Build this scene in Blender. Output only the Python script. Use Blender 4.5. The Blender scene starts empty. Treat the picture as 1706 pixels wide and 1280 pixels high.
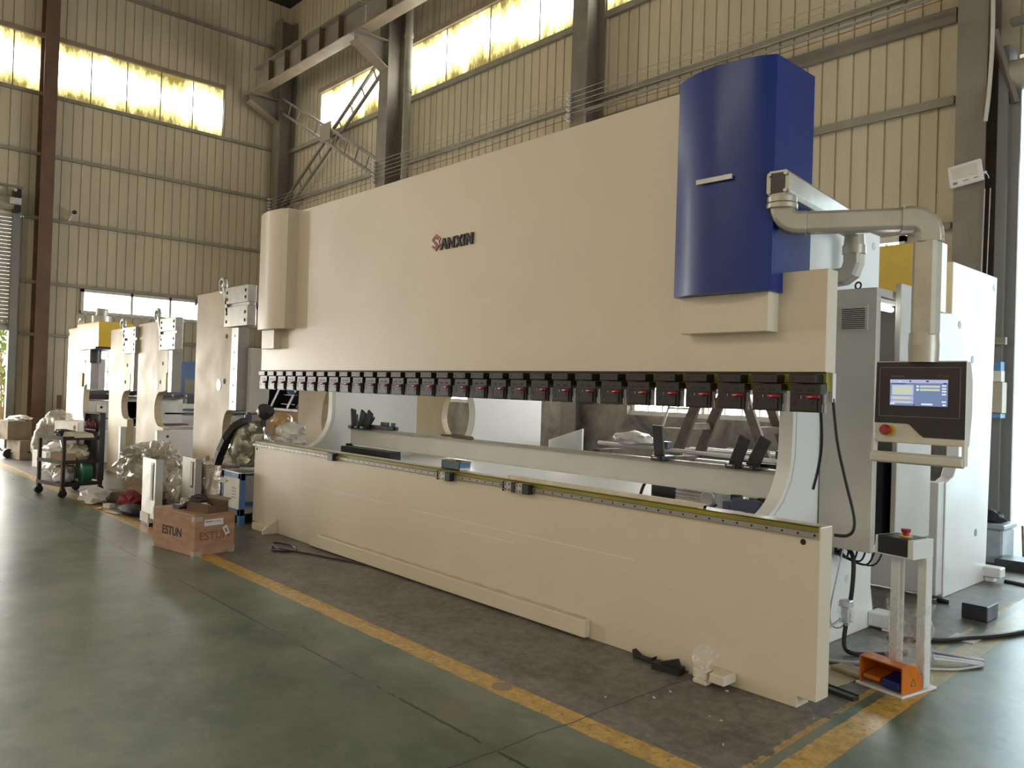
import bpy, bmesh, math, random
from mathutils import Vector, Matrix, noise
rnd = random.Random(7)
SC = bpy.context.scene
COL = SC.collection
PI = math.pi

# ---------------------------------------------------------------- materials
def nodes_of(name):
    m = bpy.data.materials.new(name); m.use_nodes = True
    nt = m.node_tree; nt.nodes.clear()
    out = nt.nodes.new('ShaderNodeOutputMaterial')
    return m, nt, out

def N(nt, typ, **kw):
    n = nt.nodes.new(typ)
    for k, v in kw.items():
        if k in n.inputs.keys(): n.inputs[k].default_value = v
        else: setattr(n, k, v)
    return n

def mixcol(nt, fac, a, b, blend='MIX'):
    n = nt.nodes.new('ShaderNodeMix'); n.data_type = 'RGBA'; n.blend_type = blend
    for sock, v in ((n.inputs['Factor'], fac), (n.inputs[6], a), (n.inputs[7], b)):
        if hasattr(v, 'is_linked'): nt.links.new(v, sock)
        elif isinstance(v, (int, float)): sock.default_value = v
        else: sock.default_value = (*v, 1) if len(v) == 3 else v
    return n.outputs[2]

def math_n(nt, op, a, b=0.0, clamp=False):
    n = nt.nodes.new('ShaderNodeMath'); n.operation = op; n.use_clamp = clamp
    for i, v in enumerate((a, b)):
        if hasattr(v, 'is_linked'): nt.links.new(v, n.inputs[i])
        else: n.inputs[i].default_value = v
    return n.outputs[0]

def ramp(nt, val, stops):
    n = nt.nodes.new('ShaderNodeValToRGB'); nt.links.new(val, n.inputs[0])
    e = n.color_ramp.elements
    f4 = lambda c: (*c, 1) if len(c) == 3 else c
    e[0].position, e[1].position = stops[0][0], stops[-1][0]
    e[0].color, e[1].color = f4(stops[0][1]), f4(stops[-1][1])
    for p, c in stops[1:-1]: q = e.new(p); q.color = f4(c)
    return n

def coords(nt, scale=(1, 1, 1)):
    t = nt.nodes.new('ShaderNodeTexCoord'); mp = nt.nodes.new('ShaderNodeMapping')
    mp.inputs['Scale'].default_value = scale
    nt.links.new(t.outputs['Object'], mp.inputs['Vector'])
    return mp.outputs['Vector']

def mat(name, col, rough=0.5, metal=0.0, var=0.08, scale=6.0, bump=0.0, bscale=40.0, col2=None, coat=0.0, stretch=(1, 1, 1), spec=0.5):
    m, nt, out = nodes_of(name)
    p = N(nt, 'ShaderNodeBsdfPrincipled'); nt.links.new(p.outputs[0], out.inputs[0])
    v = coords(nt, stretch)
    nz = N(nt, 'ShaderNodeTexNoise', Scale=scale, Detail=4.0, Roughness=0.6); nt.links.new(v, nz.inputs['Vector'])
    c2 = col2 if col2 else tuple(max(0, c * (1 - 2.2 * var)) for c in col)
    r = ramp(nt, nz.outputs['Fac'], [(0.35, c2), (0.65, col)])
    nt.links.new(r.outputs[0], p.inputs['Base Color'])
    rr = ramp(nt, nz.outputs['Fac'], [(0.3, (min(1, rough * 1.2),) * 3), (0.7, (rough * 0.9,) * 3)])
    nt.links.new(rr.outputs[0], p.inputs['Roughness'])
    p.inputs['Metallic'].default_value = metal
    p.inputs['Specular IOR Level'].default_value = spec
    if coat: p.inputs['Coat Weight'].default_value = coat; p.inputs['Coat Roughness'].default_value = 0.12
    if bump:
        nb = N(nt, 'ShaderNodeTexNoise', Scale=bscale, Detail=2.0); nt.links.new(v, nb.inputs['Vector'])
        b = N(nt, 'ShaderNodeBump', Strength=bump, Distance=0.01); nt.links.new(nb.outputs['Fac'], b.inputs['Height'])
        nt.links.new(b.outputs[0], p.inputs['Normal'])
    return m

def film(name, col, alpha, rough=0.15, bump=0.6, bscale=18.0, metal=0.0):
    """thin clear wrap: partly see-through, creased and shiny"""
    m, nt, out = nodes_of(name)
    p = N(nt, 'ShaderNodeBsdfPrincipled', Roughness=rough, Metallic=metal); p.inputs['Base Color'].default_value = (*col, 1)
    tr = N(nt, 'ShaderNodeBsdfTransparent'); mx = N(nt, 'ShaderNodeMixShader')
    v = coords(nt)
    nz = N(nt, 'ShaderNodeTexNoise', Scale=bscale, Detail=5.0, Distortion=1.5); nt.links.new(v, nz.inputs['Vector'])
    r = ramp(nt, nz.outputs['Fac'], [(0.35, (max(0, alpha - .18),) * 3), (0.7, (min(1, alpha + .22),) * 3)])
    b = N(nt, 'ShaderNodeBump', Strength=bump, Distance=0.03); nt.links.new(nz.outputs['Fac'], b.inputs['Height'])
    nt.links.new(b.outputs[0], p.inputs['Normal'])
    nt.links.new(r.outputs[0], mx.inputs[0]); nt.links.new(tr.outputs[0], mx.inputs[1]); nt.links.new(p.outputs[0], mx.inputs[2])
    nt.links.new(mx.outputs[0], out.inputs[0])
    return m

def emit(name, col, strength):
    m, nt, out = nodes_of(name)
    e = N(nt, 'ShaderNodeEmission', Strength=strength); e.inputs[0].default_value = (*col, 1)
    nt.links.new(e.outputs[0], out.inputs[0])
    return m

def stained_window(name, strength):
    """daylit translucent roof-light sheet, yellow-green algae stains along its upper and lower edges (object z 0..1.25)"""
    m, nt, out = nodes_of(name)
    t = N(nt, 'ShaderNodeTexCoord'); sx = N(nt, 'ShaderNodeSeparateXYZ'); nt.links.new(t.outputs['Object'], sx.inputs[0])
    mp = N(nt, 'ShaderNodeMapping'); mp.inputs['Scale'].default_value = (3.2, 3.2, 0.9); nt.links.new(t.outputs['Object'], mp.inputs[0])
    nz = N(nt, 'ShaderNodeTexNoise', Scale=1.6, Detail=8.0, Roughness=0.72); nt.links.new(mp.outputs[0], nz.inputs['Vector'])
    big = N(nt, 'ShaderNodeTexNoise', Scale=0.55, Detail=2.0); nt.links.new(t.outputs['Object'], big.inputs['Vector'])
    d = math_n(nt, 'ABSOLUTE', math_n(nt, 'SUBTRACT', sx.outputs['Z'], 0.63))
    edge = math_n(nt, 'MULTIPLY', d, 1.05)
    s = math_n(nt, 'ADD', math_n(nt, 'ADD', edge, math_n(nt, 'MULTIPLY', nz.outputs['Fac'], 0.95)), math_n(nt, 'MULTIPLY', big.outputs['Fac'], 0.75))
    r = ramp(nt, s, [(0.0, (1.0, 0.985, 0.92)), (0.74, (1.0, 0.985, 0.90)), (0.86, (0.20, 0.175, 0.07)), (1.0, (0.055, 0.042, 0.012))])
    # ramp positions are scaled by a factor so that the sum lands in 0..1
    r.color_ramp.interpolation = 'EASE'
    sc = math_n(nt, 'MULTIPLY', s, 0.66); nt.links.new(sc, r.inputs[0])
    e = N(nt, 'ShaderNodeEmission', Strength=strength); nt.links.new(r.outputs[0], e.inputs[0])
    nt.links.new(e.outputs[0], out.inputs[0])
    return m

def floor_material():
    m, nt, out = nodes_of('painted_concrete_floor')
    p = N(nt, 'ShaderNodeBsdfPrincipled'); nt.links.new(p.outputs[0], out.inputs[0])
    t = N(nt, 'ShaderNodeTexCoord'); v = t.outputs['Object']
    sx = N(nt, 'ShaderNodeSeparateXYZ'); nt.links.new(v, sx.inputs[0])
    def nz(scale, detail=6, rough=.6, dist=0.0):
        n = N(nt, 'ShaderNodeTexNoise', Scale=scale, Detail=float(detail), Roughness=rough, Distortion=dist); nt.links.new(v, n.inputs['Vector']); return n.outputs['Fac']
    big, mid, fine, speck = nz(0.45), nz(2.2, 8, .65), nz(14, 6, .7), nz(34, 4, .75, .6)
    X = math_n(nt, 'ADD', sx.outputs['X'], math_n(nt, 'MULTIPLY', math_n(nt, 'ADD', sx.outputs['Y'], 0.5), 0.036))
    Y = sx.outputs['Y']
    wob = math_n(nt, 'MULTIPLY', math_n(nt, 'SUBTRACT', mid, 0.5), 0.03)
    wob2 = math_n(nt, 'MULTIPLY', math_n(nt, 'SUBTRACT', fine, 0.5), 0.02)
    Xw = math_n(nt, 'ADD', math_n(nt, 'ADD', X, wob), wob2); Yw = math_n(nt, 'ADD', math_n(nt, 'ADD', Y, wob), wob2)
    def between(val, a, b): return math_n(nt, 'MULTIPLY', math_n(nt, 'GREATER_THAN', val, a), math_n(nt, 'LESS_THAN', val, b))
    # green painted walkway, worn to grey in patches
    green = ramp(nt, mid, [(0.38, (0.052, 0.088, 0.055)), (0.50, (0.090, 0.135, 0.088)), (0.62, (0.155, 0.178, 0.125))]).outputs[0]
    worn = ramp(nt, big, [(0.42, (0, 0, 0)), (0.62, (1, 1, 1))]).outputs[0]
    green = mixcol(nt, math_n(nt, 'MULTIPLY', worn, 0.55), green, (0.21, 0.215, 0.165))
    scuff = ramp(nt, nz(5.5, 9, .75), [(0.56, (0, 0, 0)), (0.66, (1, 1, 1))]).outputs[0]
    green = mixcol(nt, math_n(nt, 'MULTIPLY', scuff, 0.35), green, (0.27, 0.28, 0.24))
    # bare concrete of the working bay
    conc = ramp(nt, mid, [(0.38, (0.090, 0.078, 0.062)), (0.62, (0.195, 0.178, 0.150))]).outputs[0]
    conc = mixcol(nt, 0.35, conc, ramp(nt, fine, [(0.4, (0.06, 0.052, 0.042)), (0.6, (0.26, 0.245, 0.21))]).outputs[0])
    bay = math_n(nt, 'MULTIPLY', math_n(nt, 'GREATER_THAN', Yw, -1.0), math_n(nt, 'LESS_THAN', Xw, 0.085))
    base = mixcol(nt, bay, green, conc)
    # dusty grit on the bay near the right-hand walkway
    grit = ramp(nt, speck, [(0.60, (0, 0, 0)), (0.70, (1, 1, 1))]).outputs[0]
    base = mixcol(nt, math_n(nt, 'MULTIPLY', math_n(nt, 'MULTIPLY', grit, bay), 0.4), base, (0.36, 0.35, 0.33))
    # yellow lines
    yl = between(Yw, -1.105, -0.955); ylx = math_n(nt, 'LESS_THAN', X, 0.1)
    yl = math_n(nt, 'MULTIPLY', yl, ylx)
    yr = between(Xw, 0.150, 0.300)
    thin = math_n(nt, 'MULTIPLY', between(Xw, 0.060, 0.094), math_n(nt, 'GREATER_THAN', mid, 0.45))
    thin = math_n(nt, 'MULTIPLY', thin, math_n(nt, 'GREATER_THAN', Y, -1.0))
    chips = math_n(nt, 'LESS_THAN', speck, 0.60)
    far = math_n(nt, 'SUBTRACT', 1.0, math_n(nt, 'MULTIPLY', math_n(nt, 'GREATER_THAN', Y, 0.9), 0.45))
    ym = math_n(nt, 'MULTIPLY', math_n(nt, 'MAXIMUM', math_n(nt, 'MAXIMUM', yl, math_n(nt, 'MULTIPLY', yr, far)), math_n(nt, 'MULTIPLY', thin, 0.7)), chips)
    yel = ramp(nt, fine, [(0.38, (0.42, 0.235, 0.035)), (0.6, (0.66, 0.40, 0.085))]).outputs[0]
    base = mixcol(nt, math_n(nt, 'MULTIPLY', ym, 0.93), base, yel)
    # saw-cut joints and hair cracks
    def line(val, at, w, brk=0.0):
        a = math_n(nt, 'LESS_THAN', math_n(nt, 'ABSOLUTE', math_n(nt, 'SUBTRACT', val, at)), w)
        return math_n(nt, 'MULTIPLY', a, math_n(nt, 'GREATER_THAN', mid, brk)) if brk else a
    Yc = math_n(nt, 'ADD', Y, math_n(nt, 'MULTIPLY', math_n(nt, 'SUBTRACT', fine, 0.5), 0.03))
    Xc = math_n(nt, 'ADD', sx.outputs['X'], math_n(nt, 'MULTIPLY', math_n(nt, 'SUBTRACT', mid, 0.5), 0.10))
    j = line(Yc, -1.55, 0.009, 0.44)
    for at in (-5.5, -0.72, -10.3): j = math_n(nt, 'MAXIMUM', j, line(Xc, at, 0.005, 0.3))
    j = math_n(nt, 'MAXIMUM', j, line(Yc, 2.35, 0.004))
    base = mixcol(nt, math_n(nt, 'MULTIPLY', j, 0.85), base, (0.02, 0.018, 0.015))
    dark = ramp(nt, speck, [(0.26, (1, 1, 1)), (0.32, (0, 0, 0))]).outputs[0]
    base = mixcol(nt, math_n(nt, 'MULTIPLY', dark, 0.6), base, (0.035, 0.03, 0.025))
    nt.links.new(base, p.inputs['Base Color'])
    rg = ramp(nt, big, [(0.35, (0.27,) * 3), (0.65, (0.36,) * 3)]).outputs[0]
    nt.links.new(mixcol(nt, math_n(nt, 'MULTIPLY', bay, 0.5), rg, (0.6, 0.6, 0.6)), p.inputs['Roughness'])
    b = N(nt, 'ShaderNodeBump', Strength=0.18, Distance=0.01); nt.links.new(mixcol(nt, 0.4, mid, fine), b.inputs['Height'])
    nt.links.new(b.outputs[0], p.inputs['Normal'])
    return m

def wall_sheet(name, col):
    m, nt, out = nodes_of(name)
    p = N(nt, 'ShaderNodeBsdfPrincipled', Roughness=0.55); nt.links.new(p.outputs[0], out.inputs[0])
    v = coords(nt, (1.2, 1.2, 0.25))
    nz = N(nt, 'ShaderNodeTexNoise', Scale=1.4, Detail=7.0, Roughness=.65); nt.links.new(v, nz.inputs['Vector'])
    n2 = N(nt, 'ShaderNodeTexNoise', Scale=9.0, Detail=5.0, Roughness=.7); nt.links.new(v, n2.inputs['Vector'])
    r = ramp(nt, nz.outputs['Fac'], [(0.3, tuple(c * .80 for c in col)), (0.7, col)]).outputs[0]
    st = ramp(nt, n2.outputs['Fac'], [(0.62, (0, 0, 0)), (0.8, (1, 1, 1))]).outputs[0]
    c = mixcol(nt, math_n(nt, 'MULTIPLY', st, 0.3), r, tuple(k * .55 for k in col))
    nt.links.new(c, p.inputs['Base Color'])
    return m

def dado_mat():
    m, nt, out = nodes_of('stained_cement_render')
    p = N(nt, 'ShaderNodeBsdfPrincipled', Roughness=0.85); nt.links.new(p.outputs[0], out.inputs[0])
    v = coords(nt)
    nz = N(nt, 'ShaderNodeTexNoise', Scale=1.8, Detail=9.0, Roughness=.72, Distortion=.6); nt.links.new(v, nz.inputs['Vector'])
    r = ramp(nt, nz.outputs['Fac'], [(0.25, (0.05, 0.047, 0.04)), (0.45, (0.20, 0.195, 0.17)), (0.6, (0.31, 0.30, 0.26)), (0.8, (0.46, 0.45, 0.40))]).outputs[0]
    nt.links.new(r, p.inputs['Base Color'])
    return m

M = {}
M['white'] = mat('cream_white_machine_paint', (0.65, 0.575, 0.455), 0.34, var=.02, scale=1.5, bump=.035, bscale=120, coat=.12)
M['white2'] = mat('white_gloss_paint', (0.72, 0.72, 0.70), 0.36, var=.02, scale=2, bump=.03, bscale=90)
M['primer'] = mat('cream_primer_paint', (0.48, 0.395, 0.265), 0.55, var=.05, scale=2.2, bump=.04, bscale=60)
M['greywhite'] = mat('grey_white_paint', (0.60, 0.60, 0.58), 0.45, var=.04, scale=2)
M['blue'] = mat('deep_blue_gloss_paint', (0.010, 0.031, 0.19), 0.30, var=.04, scale=2, bump=.02, bscale=60, coat=.05, spec=.32)
M['sky_blue'] = mat('blue_panel_paint', (0.035, 0.12, 0.33), 0.4, var=.06, scale=3)
M['cart_blue'] = mat('bright_blue_frame_paint', (0.07, 0.19, 0.44), 0.45, var=.08, scale=5)
M['black'] = mat('black_oxide_steel', (0.022, 0.021, 0.021), 0.34, metal=.4, var=.05, scale=12, spec=.6)
M['blackp'] = mat('black_plastic', (0.012, 0.012, 0.014), 0.35, var=.1, scale=10)
M['rubber'] = mat('black_rubber_cable', (0.012, 0.012, 0.013), 0.5, var=.1, scale=10)
M['darksteel'] = mat('dark_steel', (0.075, 0.075, 0.085), 0.38, metal=.6, var=.15, scale=8)
M['steel'] = mat('machined_steel', (0.44, 0.43, 0.41), 0.38, metal=.45, var=.06, scale=10)
M['rail'] = mat('ground_rail_steel', (0.33, 0.315, 0.295), 0.36, metal=.5, var=.06, scale=8)
M['hole'] = mat('dark_bolt_hole', (0.008, 0.008, 0.008), 0.7, var=.0)
M['red'] = mat('red_lever_plastic', (0.30, 0.010, 0.020), 0.35, var=.08, scale=9)
M['olive'] = mat('yellow_oiled_strip', (0.29, 0.25, 0.014), 0.36, var=.18, scale=5, coat=.2, stretch=(.6, 3, 3))
M['yellow'] = mat('yellow_tank_paint', (0.62, 0.42, 0.03), 0.33, var=.07, scale=4, coat=.2)
M['galv'] = mat('galvanised_sheet', (0.50, 0.49, 0.45), 0.42, metal=.55, var=.07, scale=5)
M['console'] = mat('console_beige_enamel', (0.60, 0.57, 0.50), 0.36, var=.03, scale=4, coat=.2)
M['arm'] = mat('grey_arm_casting', (0.46, 0.43, 0.36), 0.33, metal=.25, var=.07, scale=6, coat=.3)
M['cab'] = mat('light_grey_cabinet_enamel', (0.52, 0.50, 0.46), 0.42, var=.03, scale=3)
M['mint'] = mat('galvanised_mount_plate', (0.46, 0.52, 0.47), 0.45, metal=.2, var=.06, scale=4)
M['orange'] = mat('orange_pedal_housing', (0.62, 0.165, 0.012), 0.40, var=.06, scale=8)
M['dkblue'] = mat('dark_blue_pedal', (0.012, 0.018, 0.16), 0.4, var=.1, scale=9)
M['plywood'] = mat('reddish_plywood', (0.43, 0.25, 0.155), 0.6, var=.14, scale=5, col2=(0.32, 0.18, 0.11), stretch=(1, 1, 3))
M['pinewood'] = mat('pale_pine_batten', (0.42, 0.32, 0.18), 0.65, var=.1, scale=6)
M['ladderwood'] = mat('dark_weathered_wood', (0.150, 0.108, 0.085), 0.65, var=.15, scale=7)
M['card'] = mat('brown_cardboard', (0.40, 0.27, 0.155), 0.8, var=.12, scale=6)
M['card2'] = mat('grey_brown_packing_carton', (0.30, 0.245, 0.19), 0.85, var=.14, scale=5)
M['paper'] = mat('white_paper_label', (0.74, 0.73, 0.70), 0.7, var=.04, scale=8)
M['inkgrey'] = mat('grey_print', (0.25, 0.24, 0.24), 0.7, var=.1)
M['ink'] = mat('black_print', (0.02, 0.018, 0.016), 0.6, var=.1)
M['inkred'] = mat('faded_red_print', (0.34, 0.13, 0.05), 0.7, var=.2, scale=30)
M['bag'] = mat('white_plastic_bag', (0.72, 0.71, 0.69), 0.4, var=.08, scale=8, bump=.7, bscale=14)
M['bagcream'] = mat('cream_paper_bag', (0.66, 0.60, 0.46), 0.65, var=.1, scale=6, bump=.6, bscale=12)
M['bagbrown'] = mat('amber_bubble_wrap', (0.50, 0.33, 0.14), 0.35, var=.15, scale=6, bump=.7, bscale=16)
M['bagred'] = mat('dark_red_cloth_bag', (0.24, 0.018, 0.035), 0.6, var=.2, scale=8, bump=.5, bscale=18)
M['bagblack'] = mat('black_cloth_bag', (0.016, 0.012, 0.018), 0.6, var=.2, scale=8, bump=.5, bscale=18)
M['film'] = film('clear_stretch_film', (0.80, 0.79, 0.75), 0.45, bump=.3)
M['filmthin'] = film('thin_clear_film', (0.85, 0.85, 0.86), 0.24, bscale=16, bump=.3, rough=.1)
M['filmheap'] = film('crumpled_clear_sheeting', (0.50, 0.46, 0.39), 0.62, bscale=7, bump=.3, rough=.22)
M['foil'] = mat('silver_stretch_wrap', (0.62, 0.58, 0.54), 0.22, metal=.75, var=.12, scale=5, bump=1.0, bscale=9, stretch=(2, 2, 9))
M['foilgreen'] = mat('dull_green_grey_wrap', (0.36, 0.36, 0.29), 0.28, metal=.45, var=.25, scale=7, bump=1.0, bscale=12)
M['green'] = mat('green_plastic_basin', (0.012, 0.15, 0.065), 0.35, var=.08, scale=6)
M['trolley'] = mat('dark_brown_trolley_steel', (0.045, 0.034, 0.030), 0.5, metal=.3, var=.2, scale=9)
M['trolleyb'] = mat('black_sheet_panel', (0.028, 0.028, 0.028), 0.5, var=.15, scale=5)
M['column'] = mat('grey_brown_column_paint', (0.235, 0.205, 0.170), 0.55, var=.12, scale=1.6)
M['column_rust'] = mat('red_oxide_column_paint', (0.150, 0.085, 0.052), 0.6, var=.12, scale=2)
M['girt'] = mat('light_girt_steel', (0.30, 0.28, 0.23), 0.5, var=.1, scale=3)
M['girder'] = mat('buff_girder_paint', (0.30, 0.235, 0.165), 0.55, var=.1, scale=2)
M['sheet'] = wall_sheet('beige_profiled_sheet', (0.60, 0.525, 0.375))
M['sheet_grey'] = wall_sheet('grey_profiled_sheet', (0.22, 0.22, 0.21))
M['dado'] = dado_mat()
M['roof'] = mat('dark_roof_sheet', (0.035, 0.033, 0.028), 0.8, var=.1)
M['floor'] = floor_material()
M['frame_white'] = mat('white_window_frame', (0.62, 0.60, 0.55), 0.5, var=.05, scale=5)
M['shutter'] = mat('roller_shutter_slats', (0.40, 0.375, 0.31), 0.5, var=.06, scale=4)
M['skyglow'] = emit('overcast_daylight', (1.0, 0.98, 0.93), 13.0)
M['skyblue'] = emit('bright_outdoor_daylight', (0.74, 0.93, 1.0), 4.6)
M['winmat'] = stained_window('daylit_translucent_sheet', 5.5)
M['pane'] = emit('daylit_frosted_pane', (1.0, 1.0, 0.98), 10.0)
M['tube'] = emit('lit_cabinet_tube', (1.0, 0.98, 0.95), 9.0)
M['leaf'] = mat('sunlit_green_leaves', (0.24, 0.36, 0.08), 0.6, var=.3, scale=6)
M['dryleaf'] = mat('dry_tan_stalks', (0.42, 0.31, 0.16), 0.7, var=.2, scale=6)
M['yard'] = mat('pale_concrete_yard', (0.62, 0.60, 0.56), 0.9, var=.05)
M['bin'] = mat('hazy_blue_plastic_bin', (0.42, 0.50, 0.55), 0.35, var=.15, scale=4)
M['boxbeige'] = mat('beige_switch_box', (0.48, 0.43, 0.34), 0.5, var=.05, scale=4)
M['boxblue'] = mat('blue_printed_carton', (0.10, 0.28, 0.55), 0.55, var=.08, scale=5)
M['teal'] = mat('dark_teal_carton', (0.055, 0.095, 0.115), 0.6, var=.08, scale=5)
M['cable_grey'] = mat('light_grey_cable', (0.52, 0.51, 0.50), 0.4, var=.05, scale=6)
M['wire'] = mat('dull_bare_wire', (0.42, 0.40, 0.36), 0.45, metal=.4, var=.1)
M['porcelain'] = mat('white_porcelain', (0.72, 0.72, 0.70), 0.2, var=.05)
M['chain'] = mat('black_cable_chain', (0.014, 0.014, 0.015), 0.45, var=.1, scale=20)
M['navy'] = mat('navy_cylinder_paint', (0.06, 0.07, 0.14), 0.4, var=.1)
M['alu'] = mat('cast_aluminium', (0.60, 0.60, 0.60), 0.35, metal=.6, var=.1, scale=8)
M['debris'] = mat('light_scrap', (0.60, 0.59, 0.56), 0.5, var=.1)
def screen_mat():
    m, nt, out = nodes_of('lit_blue_screen')
    e = N(nt, 'ShaderNodeEmission', Strength=0.62); e.inputs[0].default_value = (0.22, 0.30, 0.50, 1); nt.links.new(e.outputs[0], out.inputs[0]); return m
M['screen'] = screen_mat()
M['ui_pale'] = emit('lit_screen_pale_field', (0.52, 0.56, 0.44), 0.85)
M['ui_lilac'] = emit('lit_screen_lilac', (0.42, 0.44, 0.66), 0.85)
M['ui_white'] = emit('lit_screen_white', (0.75, 0.78, 0.85), 0.9)
M['ui_dark'] = emit('lit_screen_dark', (0.03, 0.03, 0.10), 0.5)

# ---------------------------------------------------------------- mesh helpers
ROOT = {}          # object name -> world matrix of its thing
class MB:
    def __init__(s): s.bm = bmesh.new(); s.i = 0
    def _tag(s, fs):
        for f in fs: f.material_index = s.i
    def prism(s, poly, axis, a0, a1):
        """polygon extruded along an axis; poly is (y,z) for X, (x,z) for Y, (x,y) for Z"""
        def P(u, v, a): return (a, u, v) if axis == 'X' else (u, a, v) if axis == 'Y' else (u, v, a)
        b = s.bm
        lo = [b.verts.new(P(u, v, a0)) for u, v in poly]; hi = [b.verts.new(P(u, v, a1)) for u, v in poly]
        fs = [b.faces.new(lo), b.faces.new(hi[::-1])]
        n = len(poly)
        for k in range(n): fs.append(b.faces.new((lo[k], hi[k], hi[(k + 1) % n], lo[(k + 1) % n])))
        s._tag(fs); return s
    def box(s, x0, x1, y0, y1, z0, z1):
        return s.prism([(x0, y0), (x1, y0), (x1, y1), (x0, y1)], 'Z', z0, z1)
    def obox(s, c, sx, sy, sz, mtx):
        n0 = len(s.bm.verts); s.box(-sx / 2, sx / 2, -sy / 2, sy / 2, -sz / 2, sz / 2); s.bm.verts.ensure_lookup_table()
        for v in s.bm.verts[n0:]: v.co = mtx @ v.co + Vector(c)
        return s
    def bar(s, p0, p1, w, h, up=(0, 0, 1)):
        p0, p1 = Vector(p0), Vector(p1); d = p1 - p0; L = d.length; d.normalize()
        u = Vector(up)
        if abs(d.dot(u)) > .98: u = Vector((1, 0, 0))
        side = d.cross(u).normalized(); u = side.cross(d)
        m = Matrix((d, side, u)).transposed()
        return s.obox((p0 + p1) / 2, L, w, h, m)
    def cyl(s, p0, p1, r0, r1=None, n=16, cap=True):
        r1 = r0 if r1 is None else r1
        p0, p1 = Vector(p0), Vector(p1); d = (p1 - p0).normalized()
        u = d.orthogonal().normalized(); w = d.cross(u); b = s.bm
        A = [b.verts.new(p0 + (u * math.cos(2 * PI * k / n) + w * math.sin(2 * PI * k / n)) * r0) for k in range(n)]
        B = [b.verts.new(p1 + (u * math.cos(2 * PI * k / n) + w * math.sin(2 * PI * k / n)) * r1) for k in range(n)]
        fs = [b.faces.new((A[k], A[(k + 1) % n], B[(k + 1) % n], B[k])) for k in range(n)]
        for f in fs: f.smooth = True
        if cap: fs += [b.faces.new(A[::-1]), b.faces.new(B)]
        s._tag(fs); return s
    def tube(s, pts, r, n=8, smooth=6, closed=False):
        pts = [Vector(p) for p in pts]
        if smooth > 1 and len(pts) > 2:
            q = []
            for k in range(len(pts) - 1):
                a, b_, c, d = pts[max(k - 1, 0)], pts[k], pts[k + 1], pts[min(k + 2, len(pts) - 1)]
                for t in range(smooth):
                    t /= smooth
                    q.append(0.5 * ((2 * b_) + (c - a) * t + (2 * a - 5 * b_ + 4 * c - d) * t * t + (3 * b_ - a - 3 * c + d) * t ** 3))
            q.append(pts[-1]); pts = q
        b = s.bm; rings = []; u = None
        for k, p in enumerate(pts):
            d = (pts[min(k + 1, len(pts) - 1)] - pts[max(k - 1, 0)])
            d = d.normalized() if d.length > 1e-9 else Vector((0, 0, 1))
            u = d.orthogonal().normalized() if u is None else (u - d * u.dot(d)).normalized()
            w = d.cross(u)
            rr = r[k * (len(r) - 1) // max(1, len(pts) - 1)] if isinstance(r, (list, tuple)) else r
            rings.append([b.verts.new(p + (u * math.cos(2 * PI * j / n) + w * math.sin(2 * PI * j / n)) * rr) for j in range(n)])
        fs = []
        for A, B in zip(rings, rings[1:]):
            for j in range(n): fs.append(b.faces.new((A[j], A[(j + 1) % n], B[(j + 1) % n], B[j])))
        fs += [b.faces.new(rings[0][::-1]), b.faces.new(rings[-1])]
        for f in fs[:-2]: f.smooth = True
        s._tag(fs); return s
    def ring(s, c, axis, R, r, n=20, m=8, arc=2 * PI, a0=0.0):
        ax = Vector(axis).normalized(); u = ax.orthogonal().normalized(); w = ax.cross(u)
        pts = [Vector(c) + (u * math.cos(a0 + arc * k / n) + w * math.sin(a0 + arc * k / n)) * R for k in range(n + 1)]
        return s.tube(pts, r, m, 1)
    def blob(s, c, size, seed=0, amp=.25, freq=2.2, sub=3, flat=True, ridged=False):
        b2 = bmesh.new(); bmesh.ops.create_icosphere(b2, subdivisions=sub, radius=1.0)
        off = Vector((seed * 3.7, seed * 1.3, seed * 7.1))
        vm = {}
        for v in b2.verts:
            d = v.co.normalized()
            k = noise.noise(d * freq + off) + .5 * noise.noise(d * freq * 2.3 + off) + (.16 * (1 - 2 * abs(noise.noise(d * freq * 3 + off))) if ridged else 0)
            p = d * (1 + amp * k)
            p = Vector((p.x * size[0], p.y * size[1], p.z * size[2]))
            if flat and p.z < -size[2] * .78: p.z = -size[2] * .78
            vm[v] = s.bm.verts.new(p + Vector(c))
        fs = [s.bm.faces.new([vm[v] for v in f.verts]) for f in b2.faces]
        for f in fs: f.smooth = True
        s._tag(fs); b2.free(); return s
    def grid(s, fn, nu, nv, thick=0.0):
        V = [[s.bm.verts.new(fn(i / nu, j / nv)) for j in range(nv + 1)] for i in range(nu + 1)]
        fs = [s.bm.faces.new((V[i][j], V[i + 1][j], V[i + 1][j + 1], V[i][j + 1])) for i in range(nu) for j in range(nv)]
        for f in fs: f.smooth = True
        s._tag(fs); return s
    def rot(s, ang, about, axis='Z'):
        bmesh.ops.rotate(s.bm, verts=s.bm.verts, cent=about, matrix=Matrix.Rotation(ang, 3, axis)); return s
    def build(s, name, mats, parent=None, bevel=0.0, local=False, solid=0.0, seg=1):
        me = bpy.data.meshes.new(name)
        bmesh.ops.recalc_face_normals(s.bm, faces=s.bm.faces)
        for e in s.bm.edges:
            if len(e.link_faces) == 2 and e.calc_face_angle(0) > .62: e.smooth = False
        s.bm.to_mesh(me); s.bm.free()
        for m_ in (mats if isinstance(mats, (list, tuple)) else [mats]): me.materials.append(M[m_])
        o = bpy.data.objects.new(name, me); COL.objects.link(o)
        if parent is not None:
            if not local: me.transform(ROOT[parent.name].inverted())
            o.parent = parent; ROOT[o.name] = ROOT[parent.name]
        if solid:
            md = o.modifiers.new('thickness', 'SOLIDIFY'); md.thickness = solid; md.offset = 0
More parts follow.
